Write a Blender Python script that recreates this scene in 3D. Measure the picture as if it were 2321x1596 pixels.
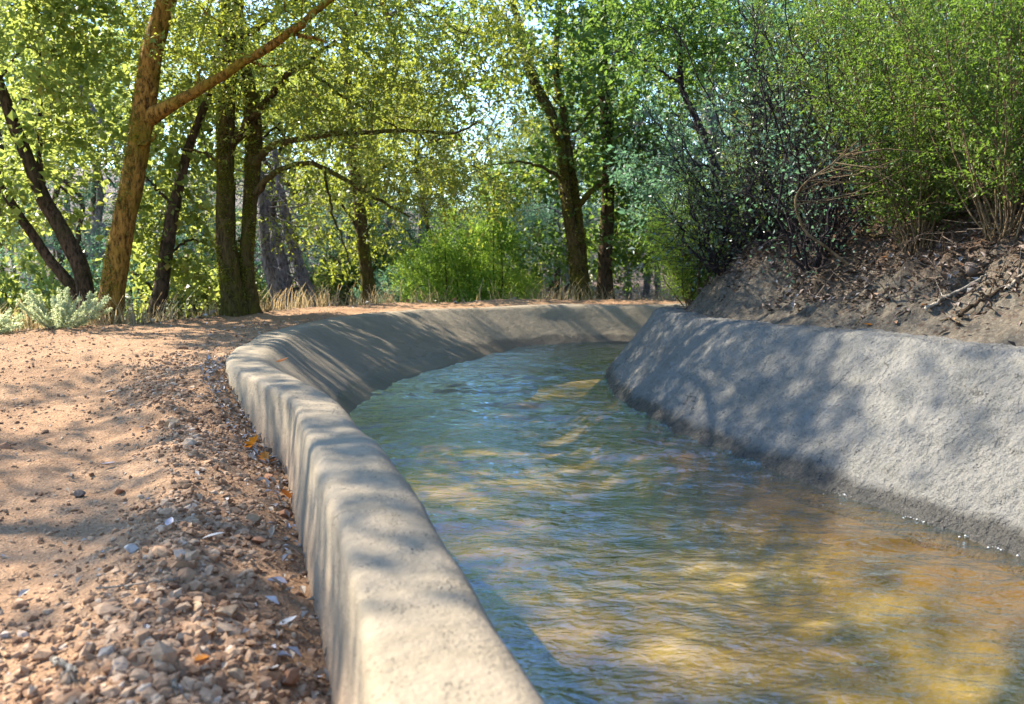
import bpy, math, random
import numpy as np
from mathutils import Vector

for o in list(bpy.data.objects):
    bpy.data.objects.remove(o)
S = bpy.context.scene
COL = S.collection
R = math.radians

# ------------------------------------------------------------------ camera
PITCH = math.atan(223.0 / 2000.0)
CAM_H = 0.85
cd = bpy.data.cameras.new('camera')
cam = bpy.data.objects.new('camera', cd); COL.objects.link(cam)
cam.location = (0, 0, CAM_H)
cam.rotation_euler = (math.pi / 2 - PITCH, 0, 0)
cd.sensor_width = 36.0
cd.lens = 36.0 * 2000.0 / 2321.0
cd.clip_start = 0.05; cd.clip_end = 1500
cd.dof.use_dof = True
cd.dof.focus_distance = 4.6
cd.dof.aperture_fstop = 4.0
S.camera = cam

# ------------------------------------------------------------------ sky + sun
SUN = Vector((-0.66, 0.40, 0.64)).normalized()      # direction TOWARDS the sun
w = bpy.data.worlds.new('World'); S.world = w; w.use_nodes = True
nt = w.node_tree; bg = nt.nodes['Background']
sk = nt.nodes.new('ShaderNodeTexSky'); sk.sky_type = 'NISHITA'; sk.sun_disc = False
sk.sun_elevation = math.asin(SUN.z)
sk.sun_rotation = math.atan2(SUN.x, SUN.y)
sk.air_density = 1.1; sk.dust_density = 0.05; sk.ozone_density = 5.0
nt.links.new(sk.outputs[0], bg.inputs[0]); bg.inputs[1].default_value = 0.15
sd = bpy.data.lights.new('sun', 'SUN'); sd.energy = 5.0; sd.angle = R(0.6); sd.color = (1.0, 0.93, 0.80)
so = bpy.data.objects.new('sun', sd); COL.objects.link(so)
so.rotation_euler = SUN.to_track_quat('Z', 'Y').to_euler()
so.location = SUN * 30
S.view_settings.view_transform = 'Standard'
S.view_settings.look = 'None'
S.view_settings.exposure = 2.0
S.view_settings.gamma = 1.0
S.render.engine = 'CYCLES'
S.cycles.use_denoising = True
S.cycles.max_bounces = 10
S.cycles.diffuse_bounces = 5
S.cycles.transmission_bounces = 6
S.cycles.transparent_max_bounces = 12
S.cycles.caustics_reflective = False
S.cycles.caustics_refractive = False
S.cycles.sample_clamp_indirect = 8.0

# ------------------------------------------------------------------ helpers
def tag(o, label=None, cat=None, group=None, kind=None):
    if label: o['label'] = label
    if cat: o['category'] = cat
    if group: o['group'] = group
    if kind: o['kind'] = kind
    return o

def empty(name, loc):
    o = bpy.data.objects.new(name, None); COL.objects.link(o); o.location = loc
    o.empty_display_size = 0.2
    return o

def make_mesh(name, verts, loops, sizes, mats, smooth=True, midx=None, attr=None):
    """verts Nx3, loops flat index array, sizes = corners per face"""
    verts = np.ascontiguousarray(verts, dtype=np.float32)
    loops = np.ascontiguousarray(loops, dtype=np.int32)
    sizes = np.ascontiguousarray(sizes, dtype=np.int32)
    me = bpy.data.meshes.new(name)
    me.vertices.add(len(verts)); me.vertices.foreach_set('co', verts.ravel())
    me.loops.add(len(loops)); me.loops.foreach_set('vertex_index', loops)
    me.polygons.add(len(sizes))
    st = np.zeros(len(sizes), dtype=np.int32); st[1:] = np.cumsum(sizes)[:-1]
    me.polygons.foreach_set('loop_start', st)
    if midx is not None: me.polygons.foreach_set('material_index', np.asarray(midx, dtype=np.int32))
    for m in (mats if isinstance(mats, (list, tuple)) else [mats]): me.materials.append(m)
    me.polygons.foreach_set('use_smooth', np.full(len(sizes), bool(smooth)))
    if attr is not None:
        a = me.attributes.new('tone', 'FLOAT', 'POINT'); a.data.foreach_set('value', np.asarray(attr, dtype=np.float32))
    me.update(calc_edges=True)
    return me

def link(name, me, parent=None, loc=None):
    o = bpy.data.objects.new(name, me); COL.objects.link(o)
    if parent is not None: o.parent = parent
    if loc is not None: o.location = loc
    return o

class MB:
    """collects geometry of ONE mesh object"""
    def __init__(s): s.v = []; s.l = []; s.s = []; s.m = []; s.sm = []; s.n = 0
    def add(s, v, f, mi=0):
        v = np.asarray(v, dtype=np.float64); f = np.asarray(f, dtype=np.int64)
        if len(v) == 0 or len(f) == 0: return
        s.v.append(v); s.l.append((f + s.n).ravel())
        s.s.append(np.full(len(f), f.shape[1])); s.m.append(np.full(len(f), mi)); s.n += len(v)
    def mesh(s, name, mats, smooth=True):
        return make_mesh(name, np.concatenate(s.v), np.concatenate(s.l), np.concatenate(s.s), mats, smooth, np.concatenate(s.m))
    def build(s, name, mats, parent=None, origin=None, smooth=True):
        if origin is not None:
            s.v = [np.concatenate(s.v) - np.asarray(origin)]
        me = s.mesh(name, mats, smooth)
        o = link(name, me, parent)
        if origin is not None and parent is None: o.location = origin
        return o

def hash2(i, j, seed):
    n = (i.astype(np.int64) * 374761393 + j.astype(np.int64) * 668265263 + seed * 1442695041) & 0x7fffffff
    n = ((n ^ (n >> 13)) * 1274126177) & 0x7fffffff
    n = n ^ (n >> 16)
    return (n & 0xffff) / 65535.0

def vnoise(x, y, seed=0):
    xi = np.floor(x); yi = np.floor(y); fx = x - xi; fy = y - yi
    fx = fx * fx * fx * (fx * (fx * 6 - 15) + 10); fy = fy * fy * fy * (fy * (fy * 6 - 15) + 10)
    a = hash2(xi, yi, seed); b = hash2(xi + 1, yi, seed); c = hash2(xi, yi + 1, seed); d = hash2(xi + 1, yi + 1, seed)
    return (a * (1 - fx) + b * fx) * (1 - fy) + (c * (1 - fx) + d * fx) * fy - 0.5

def fbm(x, y, seed=0, octv=4, gain=0.5):
    t = 0; a = 1.0; f = 1.0
    c, s = math.cos(0.6), math.sin(0.6)
    for k in range(octv):
        t = t + a * vnoise(x * f, y * f, seed + k * 17); a *= gain; f *= 2.03
        x, y = c * x - s * y, s * x + c * y
    return t

def sstep(a, b, x):
    t = np.clip((x - a) / (b - a), 0, 1); return t * t * (3 - 2 * t)

def catmull(P, n):
    P = np.asarray(P, dtype=float)
    Q = np.vstack([2 * P[0] - P[1], P, 2 * P[-1] - P[-2]])
    k = len(P) - 1
    t = np.linspace(0, k, n); i = np.minimum(t.astype(int), k - 1); u = (t - i)[:, None]
    p0, p1, p2, p3 = Q[i], Q[i + 1], Q[i + 2], Q[i + 3]
    return 0.5 * (2 * p1 + (p2 - p0) * u + (2 * p0 - 5 * p1 + 4 * p2 - p3) * u ** 2 + (3 * p1 - p0 - 3 * p2 + p3) * u ** 3)

def resample(P, n):
    d = np.r_[0, np.cumsum(np.linalg.norm(np.diff(P, axis=0), axis=1))]
    t = np.linspace(0, d[-1], n)
    return np.stack([np.interp(t, d, P[:, k]) for k in range(P.shape[1])], axis=1)

def nrm(a):
    return a / np.maximum(np.linalg.norm(a, axis=-1, keepdims=True), 1e-9)

def at(x, y, Y):
    """point of the place seen at photo pixel (2321 px wide) at forward distance Y"""
    u = (x - 1160.5) / 2000.0; v = (798.0 - y) / 2000.0
    d = np.array([u, math.cos(PITCH) + v * math.sin(PITCH), v * math.cos(PITCH) - math.sin(PITCH)])
    return np.array([0, 0, CAM_H]) + d * (Y / d[1])

def seg_dist(px, py, P):
    """distance of points to polyline, and the arc index (float) of the nearest point"""
    best = np.full(px.shape, 1e9); bi = np.zeros(px.shape)
    for k in range(len(P) - 1):
        ax, ay = P[k]; bx, by = P[k + 1]; dx, dy = bx - ax, by - ay
        t = np.clip(((px - ax) * dx + (py - ay) * dy) / (dx * dx + dy * dy + 1e-12), 0, 1)
        d = (px - ax - t * dx) ** 2 + (py - ay - t * dy) ** 2
        m = d < best; best = np.where(m, d, best); bi = np.where(m, k + t, bi)
    return np.sqrt(best), bi

def inside(px, py, poly):
    c = np.zeros(px.shape, dtype=bool); n = len(poly)
    for k in range(n):
        x1, y1 = poly[k]; x2, y2 = poly[(k + 1) % n]
        if y1 == y2: continue
        cond = ((y1 > py) != (y2 > py)) & (px < (x2 - x1) * (py - y1) / (y2 - y1) + x1)
        c ^= cond
    return c

# ------------------------------------------------------------------ materials
def newmat(name):
    m = bpy.data.materials.new(name); m.use_nodes = True
    for n in list(m.node_tree.nodes): m.node_tree.nodes.remove(n)
    return m, m.node_tree

class NT:
    def __init__(s, name):
        s.m, s.t = newmat(name); s.out = s.n('ShaderNodeOutputMaterial')
    def n(s, typ, **kw):
        x = s.t.nodes.new(typ)
        for k, v in kw.items():
            if k.startswith('i_'):
                x.inputs[k[2:].replace('_', ' ')].default_value = v
            else: setattr(x, k, v)
        return x
    def l(s, a, b): s.t.links.new(a, b)
    def pos(s, obj=False, scale=(1, 1, 1)):
        if obj: src = s.n('ShaderNodeTexCoord').outputs['Object']
        else: src = s.n('ShaderNodeNewGeometry').outputs['Position']
        mp = s.n('ShaderNodeMapping'); mp.inputs['Scale'].default_value = scale
        s.l(src, mp.inputs['Vector']); return mp.outputs[0]
    def noise(s, vec, scale, detail=5, rough=0.6, dist=0.0):
        x = s.n('ShaderNodeTexNoise'); x.inputs['Scale'].default_value = scale
        x.inputs['Detail'].default_value = detail; x.inputs['Roughness'].default_value = rough
        x.inputs['Distortion'].default_value = dist
        s.l(vec, x.inputs['Vector']); return x.outputs['Fac']
    def voro(s, vec, scale, feature='F1', out='Distance', rnd=1.0):
        x = s.n('ShaderNodeTexVoronoi', feature=feature); x.inputs['Scale'].default_value = scale
        x.inputs['Randomness'].default_value = rnd
        s.l(vec, x.inputs['Vector']); return x.outputs[out]
    def ramp(s, fac, stops, interp='LINEAR'):
        x = s.n('ShaderNodeValToRGB'); cr = x.color_ramp; cr.interpolation = interp
        while len(cr.elements) < len(stops): cr.elements.new(0.5)
        for e, (p, c) in zip(cr.elements, stops):
            e.position = p
            if not hasattr(c, '__len__'): c = (c, c, c)
            e.color = (c[0], c[1], c[2], 1)
        s.l(fac, x.inputs[0]); return x.outputs[0]
    def mix(s, fac, a, b, mode='MIX'):
        x = s.n('ShaderNodeMix', data_type='RGBA', blend_type=mode, clamp_factor=True)
        for sock, val in ((x.inputs[0], fac), (x.inputs[6], a), (x.inputs[7], b)):
            if hasattr(val, 'is_linked') or hasattr(val, 'links'): s.l(val, sock)
            elif hasattr(val, '__len__'): sock.default_value = (val[0], val[1], val[2], 1)
            else: sock.default_value = val
        return x.outputs[2]
    def math(s, op, a, b=None, clamp=False):
        x = s.n('ShaderNodeMath', operation=op, use_clamp=clamp)
        for sock, val in ((x.inputs[0], a), (x.inputs[1], b)):
            if val is None: continue
            if hasattr(val, 'links'): s.l(val, sock)
            else: sock.default_value = val
        return x.outputs[0]
    def bump(s, h, strength=0.5, dist=0.01, prev=None):
        x = s.n('ShaderNodeBump'); x.inputs['Strength'].default_value = strength; x.inputs['Distance'].default_value = dist
        s.l(h, x.inputs['Height'])
        if prev is not None: s.l(prev, x.inputs['Normal'])
        return x.outputs[0]
    def pbr(s, col, rough=0.8, normal=None, spec=0.3):
        x = s.n('ShaderNodeBsdfPrincipled')
        if hasattr(col, 'links'): s.l(col, x.inputs['Base Color'])
        else: x.inputs['Base Color'].default_value = (*col, 1)
        if hasattr(rough, 'links'): s.l(rough, x.inputs['Roughness'])
        else: x.inputs['Roughness'].default_value = rough
        x.inputs['Specular IOR Level'].default_value = spec
        if normal is not None: s.l(normal, x.inputs['Normal'])
        return x
    def finish(s, shader): s.l(shader, s.out.inputs['Surface']); return s.m

def sepz(t):
    g = t.n('ShaderNodeNewGeometry'); x = t.n('ShaderNodeSeparateXYZ'); t.l(g.outputs['Position'], x.inputs[0]); return x.outputs

def mat_concrete(name, base, pits, pit_scale, rough_relief=False):
    t = NT(name); p = t.pos()
    big = t.noise(p, 1.3, 5, 0.6); mid = t.noise(p, 7, 5, 0.65); fine = t.noise(p, 55, 4, 0.7)
    c = t.mix(t.ramp(big, [(0.35, 0), (0.65, 1)]), [k * 0.78 for k in base], base)
    c = t.mix(t.math('MULTIPLY', t.ramp(mid, [(0.45, 0), (0.7, 1)]), 0.45), c, (base[0] * 0.72, base[1] * 0.73, base[2] * 0.66))
    c = t.mix(t.math('MULTIPLY', t.ramp(fine, [(0.4, 0), (0.62, 1)]), 0.30), c, [k * 1.18 for k in base])
    pd = t.n('ShaderNodeVectorMath', operation='ADD'); nv = t.n('ShaderNodeTexNoise'); nv.inputs['Scale'].default_value = pit_scale * 1.3; t.l(p, nv.inputs['Vector'])
    sc_ = t.n('ShaderNodeVectorMath', operation='SCALE'); sc_.inputs['Scale'].default_value = 0.75 / pit_scale; t.l(nv.outputs['Color'], sc_.inputs[0]); t.l(p, pd.inputs[0]); t.l(sc_.outputs[0], pd.inputs[1])
    vd = t.voro(pd.outputs[0], pit_scale); vr = t.noise(p, pit_scale * 0.12, 4, 0.7)
    hole = t.math('MULTIPLY', t.ramp(vd, [(0.12, 1), (0.36, 0)]), t.ramp(vr, [(0.50, 0), (0.66, 1)]))
    c = t.mix(t.math('MULTIPLY', hole, 0.85), c, (0.035, 0.035, 0.032))
    st = t.noise(t.pos(scale=(1, 1, 0.25)), 5.0, 6, 0.7, 0.6)
    c = t.mix(t.math('MULTIPLY', t.ramp(st, [(0.50, 0), (0.72, 1)]), 0.45), c, (base[0] * 0.42, base[1] * 0.42, base[2] * 0.38))
    # wet, algae dark band just above the water
    z = sepz(t)[2]
    wob = t.math('MULTIPLY', t.math('SUBTRACT', t.noise(p, 3.5, 4, 0.65), 0.5), 0.12)
    wet = t.ramp(t.math('ADD', z, wob), [(0.0, 1), (1.0, 0)])
    mr = t.n('ShaderNodeMapRange'); mr.inputs['From Min'].default_value = -0.100 if rough_relief else -0.072; mr.inputs['From Max'].default_value = -0.060 if rough_relief else -0.050
    mr.inputs['To Min'].default_value = 1; mr.inputs['To Max'].default_value = 0
    t.l(t.math('ADD', z, wob), mr.inputs['Value'])
    c = t.mix(t.math('MULTIPLY', mr.outputs[0], 0.88), c, (0.030, 0.026, 0.020))
    sub = t.n('ShaderNodeMapRange'); sub.inputs['From Min'].default_value = -0.15; sub.inputs['From Max'].default_value = -0.19
    t.l(z, sub.inputs['Value']); c = t.mix(sub.outputs[0], c, t.mix(big, (0.13, 0.078, 0.030), (0.22, 0.135, 0.056)))
    rough = t.math('SUBTRACT', 0.92, t.math('MULTIPLY', mr.outputs[0], 0.5))
    n1 = t.bump(t.noise(p, 11, 4, 0.6), 0.5, 0.02)
    if rough_relief: n1 = t.bump(t.noise(p, 42, 4, 0.65), 1.0, 0.045, n1)
    cr = t.n('ShaderNodeTexVoronoi', feature='DISTANCE_TO_EDGE'); cr.inputs['Scale'].default_value = 1.4; t.l(pd.outputs[0], cr.inputs['Vector'])
    nn_ = t.n('ShaderNodeVectorMath', operation='ADD'); nw = t.n('ShaderNodeTexNoise'); nw.inputs['Scale'].default_value = 3.0; nw.inputs['Detail'].default_value = 6; t.l(p, nw.inputs['Vector']); t.l(p, nn_.inputs[0]); t.l(nw.outputs['Color'], nn_.inputs[1]); t.l(nn_.outputs[0], cr.inputs['Vector'])
    crack = t.math('MULTIPLY', t.ramp(cr.outputs['Distance'], [(0.004, 1), (0.010, 0)]), t.ramp(t.noise(p, 1.7, 3, 0.6), [(0.52, 0), (0.60, 1)]))
    c = t.mix(t.math('MULTIPLY', crack, 0.75), c, (0.05, 0.045, 0.038))
    if not rough_relief:                                              # shade of the inner face painted in as a brown darkening
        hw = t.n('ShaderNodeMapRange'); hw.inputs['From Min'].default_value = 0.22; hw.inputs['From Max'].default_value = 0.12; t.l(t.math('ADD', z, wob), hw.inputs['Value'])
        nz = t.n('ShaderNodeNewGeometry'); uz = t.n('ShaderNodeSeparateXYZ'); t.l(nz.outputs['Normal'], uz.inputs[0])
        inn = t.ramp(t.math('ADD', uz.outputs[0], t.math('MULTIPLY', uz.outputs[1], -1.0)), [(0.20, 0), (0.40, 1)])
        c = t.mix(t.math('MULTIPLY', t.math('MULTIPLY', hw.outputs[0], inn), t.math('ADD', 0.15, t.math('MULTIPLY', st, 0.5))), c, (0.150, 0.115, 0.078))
    if not rough_relief:                                              # soil splashed on the foot of the kerb
        sp = t.n('ShaderNodeMapRange'); sp.inputs['From Min'].default_value = 0.17; sp.inputs['From Max'].default_value = 0.03; t.l(t.math('ADD', z, wob), sp.inputs['Value'])
        nx = t.n('ShaderNodeNewGeometry'); up = t.n('ShaderNodeSeparateXYZ'); t.l(nx.outputs['Normal'], up.inputs[0])
        side = t.ramp(up.outputs[0], [(0.0, 1), (0.02, 0)])
        c = t.mix(t.math('MULTIPLY', t.math('MULTIPLY', sp.outputs[0], side), 0.6), c, (0.20, 0.125, 0.075))
    n2 = t.bump(t.noise(p, 70, 4, 0.75), pits, 0.006, n1)
    n3 = t.bump(t.math('MULTIPLY', hole, -1.0), 0.9, 0.006, n2)
    return t.finish(t.pbr(c, rough, n3, 0.25).outputs[0])

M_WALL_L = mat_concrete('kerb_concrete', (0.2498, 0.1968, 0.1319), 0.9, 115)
M_WALL_R = mat_concrete('gunite_concrete', (0.1945, 0.1807, 0.1569), 1.0, 70, True)

def mat_bed():
    t = NT('canal_bed_silt'); p = t.pos()
    a = t.noise(p, 1.8, 4, 0.55, 0.4); b = t.noise(p, 12, 4, 0.6)
    c = t.ramp(a, [(0.32, (0.13, 0.090, 0.030)), (0.50, (0.29, 0.215, 0.078)), (0.70, (0.48, 0.375, 0.170))])
    c = t.mix(t.math('MULTIPLY', t.ramp(b, [(0.5, 0), (0.68, 1)]), 0.35), c, (0.17, 0.11, 0.03))
    mz = t.n('ShaderNodeMapRange'); mz.inputs['From Min'].default_value = -0.42; mz.inputs['From Max'].default_value = -0.27   # browner shallows
    t.l(t.math('ADD', sepz(t)[2], t.math('MULTIPLY', t.math('SUBTRACT', b, 0.5), 0.12)), mz.inputs['Value'])
    c = t.mix(mz.outputs[0], c, t.mix(a, (0.13, 0.078, 0.030), (0.21, 0.130, 0.055)))
    return t.finish(t.pbr(c, 0.9, t.bump(b, 0.5, 0.02), 0.1).outputs[0])
M_BED = mat_bed()

def mat_water():
    t = NT('rippled_water')
    p = t.pos(scale=(1.0, 1.7, 1.0))
    h1 = t.noise(p, 9.5, 3, 0.55, 0.5)
    h2 = t.noise(p, 24.0, 3, 0.6, 0.5)
    nb = t.bump(h1, 1.0, 0.018)
    nb = t.bump(h2, 1.0, 0.005, nb)
    lw = t.n('ShaderNodeLayerWeight'); t.l(nb, lw.inputs['Normal'])                # Schlick: same from above and below
    fac = t.math('ADD', 0.035, t.math('MULTIPLY', 0.965, t.math('POWER', lw.outputs['Facing'], 2.4)), True)
    gl = t.n('ShaderNodeBsdfAnisotropic') if False else t.n('ShaderNodeBsdfGlossy')
    gl.inputs['Roughness'].default_value = 0.012; gl.inputs['Color'].default_value = (0.72, 0.88, 1.0, 1); t.l(nb, gl.inputs['Normal'])
    tr = t.n('ShaderNodeBsdfTransparent'); tr.inputs['Color'].default_value = (0.78, 0.72, 0.48, 1)
    mx = t.n('ShaderNodeMixShader'); t.l(fac, mx.inputs[0]); t.l(tr.outputs[0], mx.inputs[1]); t.l(gl.outputs[0], mx.inputs[2])
    return t.finish(mx.outputs[0])
M_WATER = mat_water()

def mat_dirt(name, c_dark, c_mid, c_light, litter=0.0, lit_col=(0.30, 0.22, 0.15), bumpd=0.02, grey=None, clods=0):
    t = NT(name); p = t.pos()
    a = t.noise(p, 1.1, 6, 0.65); b = t.noise(p, 18, 6, 0.75); f = t.noise(p, 90, 4, 0.7)
    c = t.ramp(a, [(0.3, c_dark), (0.5, c_mid), (0.72, c_light)])
    c = t.mix(t.math('MULTIPLY', t.ramp(b, [(0.40, 0), (0.68, 1)]), 0.55), c, c_light)
    c = t.mix(t.math('MULTIPLY', t.ramp(f, [(0.38, 1), (0.52, 0)]), 0.5), c, c_dark)
    if grey is not None:
        g = t.noise(p, 1.7, 4, 0.6, 0.5)
        z = sepz(t)[2]
        mr = t.n('ShaderNodeMapRange'); mr.inputs['From Min'].default_value = 0.95; mr.inputs['From Max'].default_value = 0.62
        t.l(t.math('ADD', z, t.math('MULTIPLY', t.math('SUBTRACT', g, 0.5), 0.9)), mr.inputs['Value'])
        c = t.mix(t.math('MULTIPLY', mr.outputs[0], 0.85), c, t.mix(t.ramp(f, [(0.35, 0), (0.65, 1)]), grey, [k * 1.5 for k in grey]))
    if litter > 0:
        vp = t.n('ShaderNodeTexVoronoi'); vp.inputs['Scale'].default_value = 26; t.l(p, vp.inputs['Vector'])
        lf = t.ramp(vp.outputs['Distance'], [(0.25, 1), (0.42, 0)])
        vc = t.n('ShaderNodeSeparateColor'); t.l(vp.outputs['Color'], vc.inputs[0])
        sel = t.math('LESS_THAN', vc.outputs[0], litter)
        lc = t.mix(vc.outputs[1], lit_col, [k * 0.45 for k in lit_col])
        c = t.mix(t.math('MULTIPLY', lf, sel), c, lc)
    if clods:
        vq = t.n('ShaderNodeTexVoronoi'); vq.inputs['Scale'].default_value = clods; t.l(p, vq.inputs['Vector'])
        vs = t.n('ShaderNodeSeparateColor'); t.l(vq.outputs['Color'], vs.inputs[0])
        hh = t.math('MULTIPLY', t.ramp(vq.outputs['Distance'], [(0.1, 1), (0.55, 0)]), vs.outputs[0])
        c = t.mix(t.math('MULTIPLY', t.ramp(hh, [(0.35, 0), (0.55, 1)]), 0.5), c, t.mix(vs.outputs[1], c_mid, [k * 1.15 for k in c_light]))
        c = t.mix(t.math('MULTIPLY', t.ramp(hh, [(0.02, 1), (0.12, 0)]), 0.35), c, c_dark)
        b = t.math('ADD', b, t.math('MULTIPLY', hh, 0.55))
    n1 = t.bump(b, 0.8, bumpd); n2 = t.bump(f, 0.8, bumpd * 0.35, n1)
    return t.finish(t.pbr(c, 0.95, n2, 0.15).outputs[0])

M_PATH = mat_dirt('reddish_path_dirt', (0.1995, 0.1053, 0.0520), (0.3465, 0.1988, 0.1041), (0.4516, 0.2873, 0.1673), bumpd=0.03, clods=70)
M_BANK = mat_dirt('bank_earth', (0.0454, 0.0288, 0.0194), (0.1134, 0.0684, 0.0416), (0.1966, 0.1224, 0.0762), 0.35, (0.1663, 0.1152, 0.0832), 0.08, grey=(0.1524, 0.1329, 0.1009), clods=34)
M_FLOOR = mat_dirt('woodland_floor', (0.0723, 0.0506, 0.0325), (0.1806, 0.1193, 0.0723), (0.2890, 0.2095, 0.1373), 0.6, (0.3034, 0.2240, 0.1517), 0.03)
M_HILL = mat_dirt('leafy_hillside', (0.0648, 0.0421, 0.0356), (0.1426, 0.0972, 0.0778), (0.2203, 0.1685, 0.1426), 0.6, (0.2722, 0.2138, 0.1879), 0.03)

def mat_leaf(name, stops, trans, tfac=0.45, rough=0.45, spec=0.35):
    """leaf blade: per-leaf colour, glossy upper side, light glowing through"""
    t = NT(name); g = t.n('ShaderNodeNewGeometry'); oi = t.n('ShaderNodeObjectInfo')
    k = t.math('FRACT', t.math('ADD', g.outputs['Random Per Island'], 0.0))
    c = t.ramp(k, stops)
    hv = t.n('ShaderNodeHueSaturation'); t.l(c, hv.inputs['Color'])
    t.l(t.math('ADD', 0.485, t.math('MULTIPLY', oi.outputs['Random'], 0.03)), hv.inputs['Hue'])
    t.l(t.math('ADD', 0.85, t.math('MULTIPLY', oi.outputs['Random'], 0.3)), hv.inputs['Value'])
    pb = t.pbr(hv.outputs[0], rough, None, spec)
    tl = t.n('ShaderNodeBsdfTranslucent')
    tc = t.mix(0.7, hv.outputs[0], trans); t.l(tc, tl.inputs['Color'])
    mx = t.n('ShaderNodeMixShader'); mx.inputs[0].default_value = tfac
    t.l(pb.outputs[0], mx.inputs[1]); t.l(tl.outputs[0], mx.inputs[2])
    return t.finish(mx.outputs[0])
L_OAK = mat_leaf('live_oak_leaf', [(0, (0.0420, 0.0697, 0.0144)), (.5, (0.0902, 0.1240, 0.0246)), (.85, (0.1527, 0.1732, 0.0307)), (1, (0.2767, 0.1803, 0.0420))], (0.5380, 0.5893, 0.0636), 0.45)
L_BROAD = mat_leaf('broad_leaf', [(0, (0.0508, 0.0970, 0.0148)), (.5, (0.1016, 0.1570, 0.0259)), (.9, (0.1846, 0.2216, 0.0462)), (1, (0.2954, 0.2031, 0.0462))], (0.4986, 0.5540, 0.1108), 0.5)
L_GREEN = mat_leaf('bright_green_leaf', [(0, (0.0230, 0.0551, 0.0110)), (.5, (0.0505, 0.1056, 0.0166)), (.9, (0.1102, 0.1561, 0.0276)), (1, (0.1837, 0.1469, 0.0367))], (0.2755, 0.4225, 0.0643), 0.42)
L_TEAL = mat_leaf('cool_green_leaf', [(0, (0.0255, 0.0638, 0.0510)), (.6, (0.0595, 0.1105, 0.0723)), (1, (0.1275, 0.1700, 0.0850))], (0.2210, 0.4420, 0.2210), 0.4)
L_BROOM = mat_leaf('broom_leaf', [(0, (0.0259, 0.0593, 0.0088)), (.5, (0.0593, 0.1150, 0.0163)), (.9, (0.1187, 0.1632, 0.0259)), (1, (0.1780, 0.1707, 0.0371))], (0.2523, 0.4007, 0.0445), 0.42)
L_MANZ = mat_leaf('blue_grey_leaf', [(0, (.016, .026, .018)), (.35, (.038, .062, .042)), (.7, (.060, .095, .055)), (.88, (.10, .13, .035)), (1, (.13, .085, .03))], (.16, .26, .07), 0.3, 0.35, 0.5)
L_PALE = mat_leaf('pale_leaf', [(0, (.32, .37, .18)), (.6, (.48, .53, .32)), (1, (.60, .62, .44))], (.74, .80, .42), 0.45)
L_FEATH = mat_leaf('feathery_leaf', [(0, (0.0569, 0.1190, 0.0145)), (.6, (0.1294, 0.2173, 0.0248)), (1, (0.2277, 0.2898, 0.0414))], (0.4968, 0.6831, 0.0828), 0.45)

def mat_bark(name, dark, mid, moss, moss_amt, scale=1.0):
    t = NT(name); p = t.pos(); ps = t.pos(scale=(1, 1, 0.32))
    a = t.noise(ps, 34 * scale, 5, 0.7, 0.4); b = t.noise(p, 2.6, 4, 0.6); m = t.noise(p, 9, 5, 0.7)
    c = t.ramp(a, [(0.40, dark), (0.53, mid), (0.72, [k * 1.5 for k in mid])])
    mm = t.math('MULTIPLY', t.ramp(b, [(0.42, 0), (0.60, 1)]), t.ramp(m, [(0.30, 0.25), (0.58, 1)]))
    mc = t.mix(t.ramp(m, [(0.4, 0), (0.7, 1)]), [k * 0.45 for k in moss], moss)
    c = t.mix(t.math('MULTIPLY', mm, moss_amt), c, mc)
    n = t.bump(a, 1.0, 0.035); n = t.bump(t.noise(p, 60, 4, 0.7), 0.8, 0.01, n)
    return t.finish(t.pbr(c, 0.95, n, 0.1).outputs[0])
BK_WARM = mat_bark('warm_mossy_bark', (0.050, 0.024, 0.006), (0.285, 0.142, 0.028), (0.25, 0.185, 0.012), 0.68)
BK_MOSS = mat_bark('dark_mossy_bark', (0.0263, 0.0180, 0.0067), (0.0975, 0.0660, 0.0255), (0.1125, 0.1013, 0.0105), 0.9)
BK_BROWN = mat_bark('brown_bark', (0.0225, 0.0150, 0.0090), (0.0863, 0.0540, 0.0315), (0.0562, 0.0525, 0.0135), 0.5)
M_MOSS = mat_leaf('trunk_moss', [(0, (0.0560, 0.0520, 0.0064)), (.6, (0.1280, 0.1200, 0.0112)), (1, (0.2080, 0.1760, 0.0160))], (0.3200, 0.3360, 0.0240), 0.3)
BK_GREY = mat_bark('grey_bark', (0.0638, 0.0553, 0.0553), (0.2125, 0.1859, 0.1806), (0.1063, 0.1063, 0.0531), 0.35)
BK_DARK = mat_bark('dark_twig_bark', (0.0135, 0.0105, 0.0120), (0.0488, 0.0375, 0.0405), (0.0300, 0.0338, 0.0150), 0.2)
BK_DRY = mat_bark('dry_stem_bark', (0.0750, 0.0465, 0.0225), (0.1950, 0.1350, 0.0750), (0.1950, 0.1575, 0.0750), 0.3)
BK_TWIG = mat_bark('grey_twig_bark', (.07, .052, .038), (.18, .135, .10), (.14, .11, .07), 0.2)
BK_BLEACH = mat_bark('bleached_twig_bark', (0.1440, 0.1152, 0.0864), (0.3024, 0.2592, 0.2016), (0.2160, 0.1872, 0.1296), 0.2)

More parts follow.
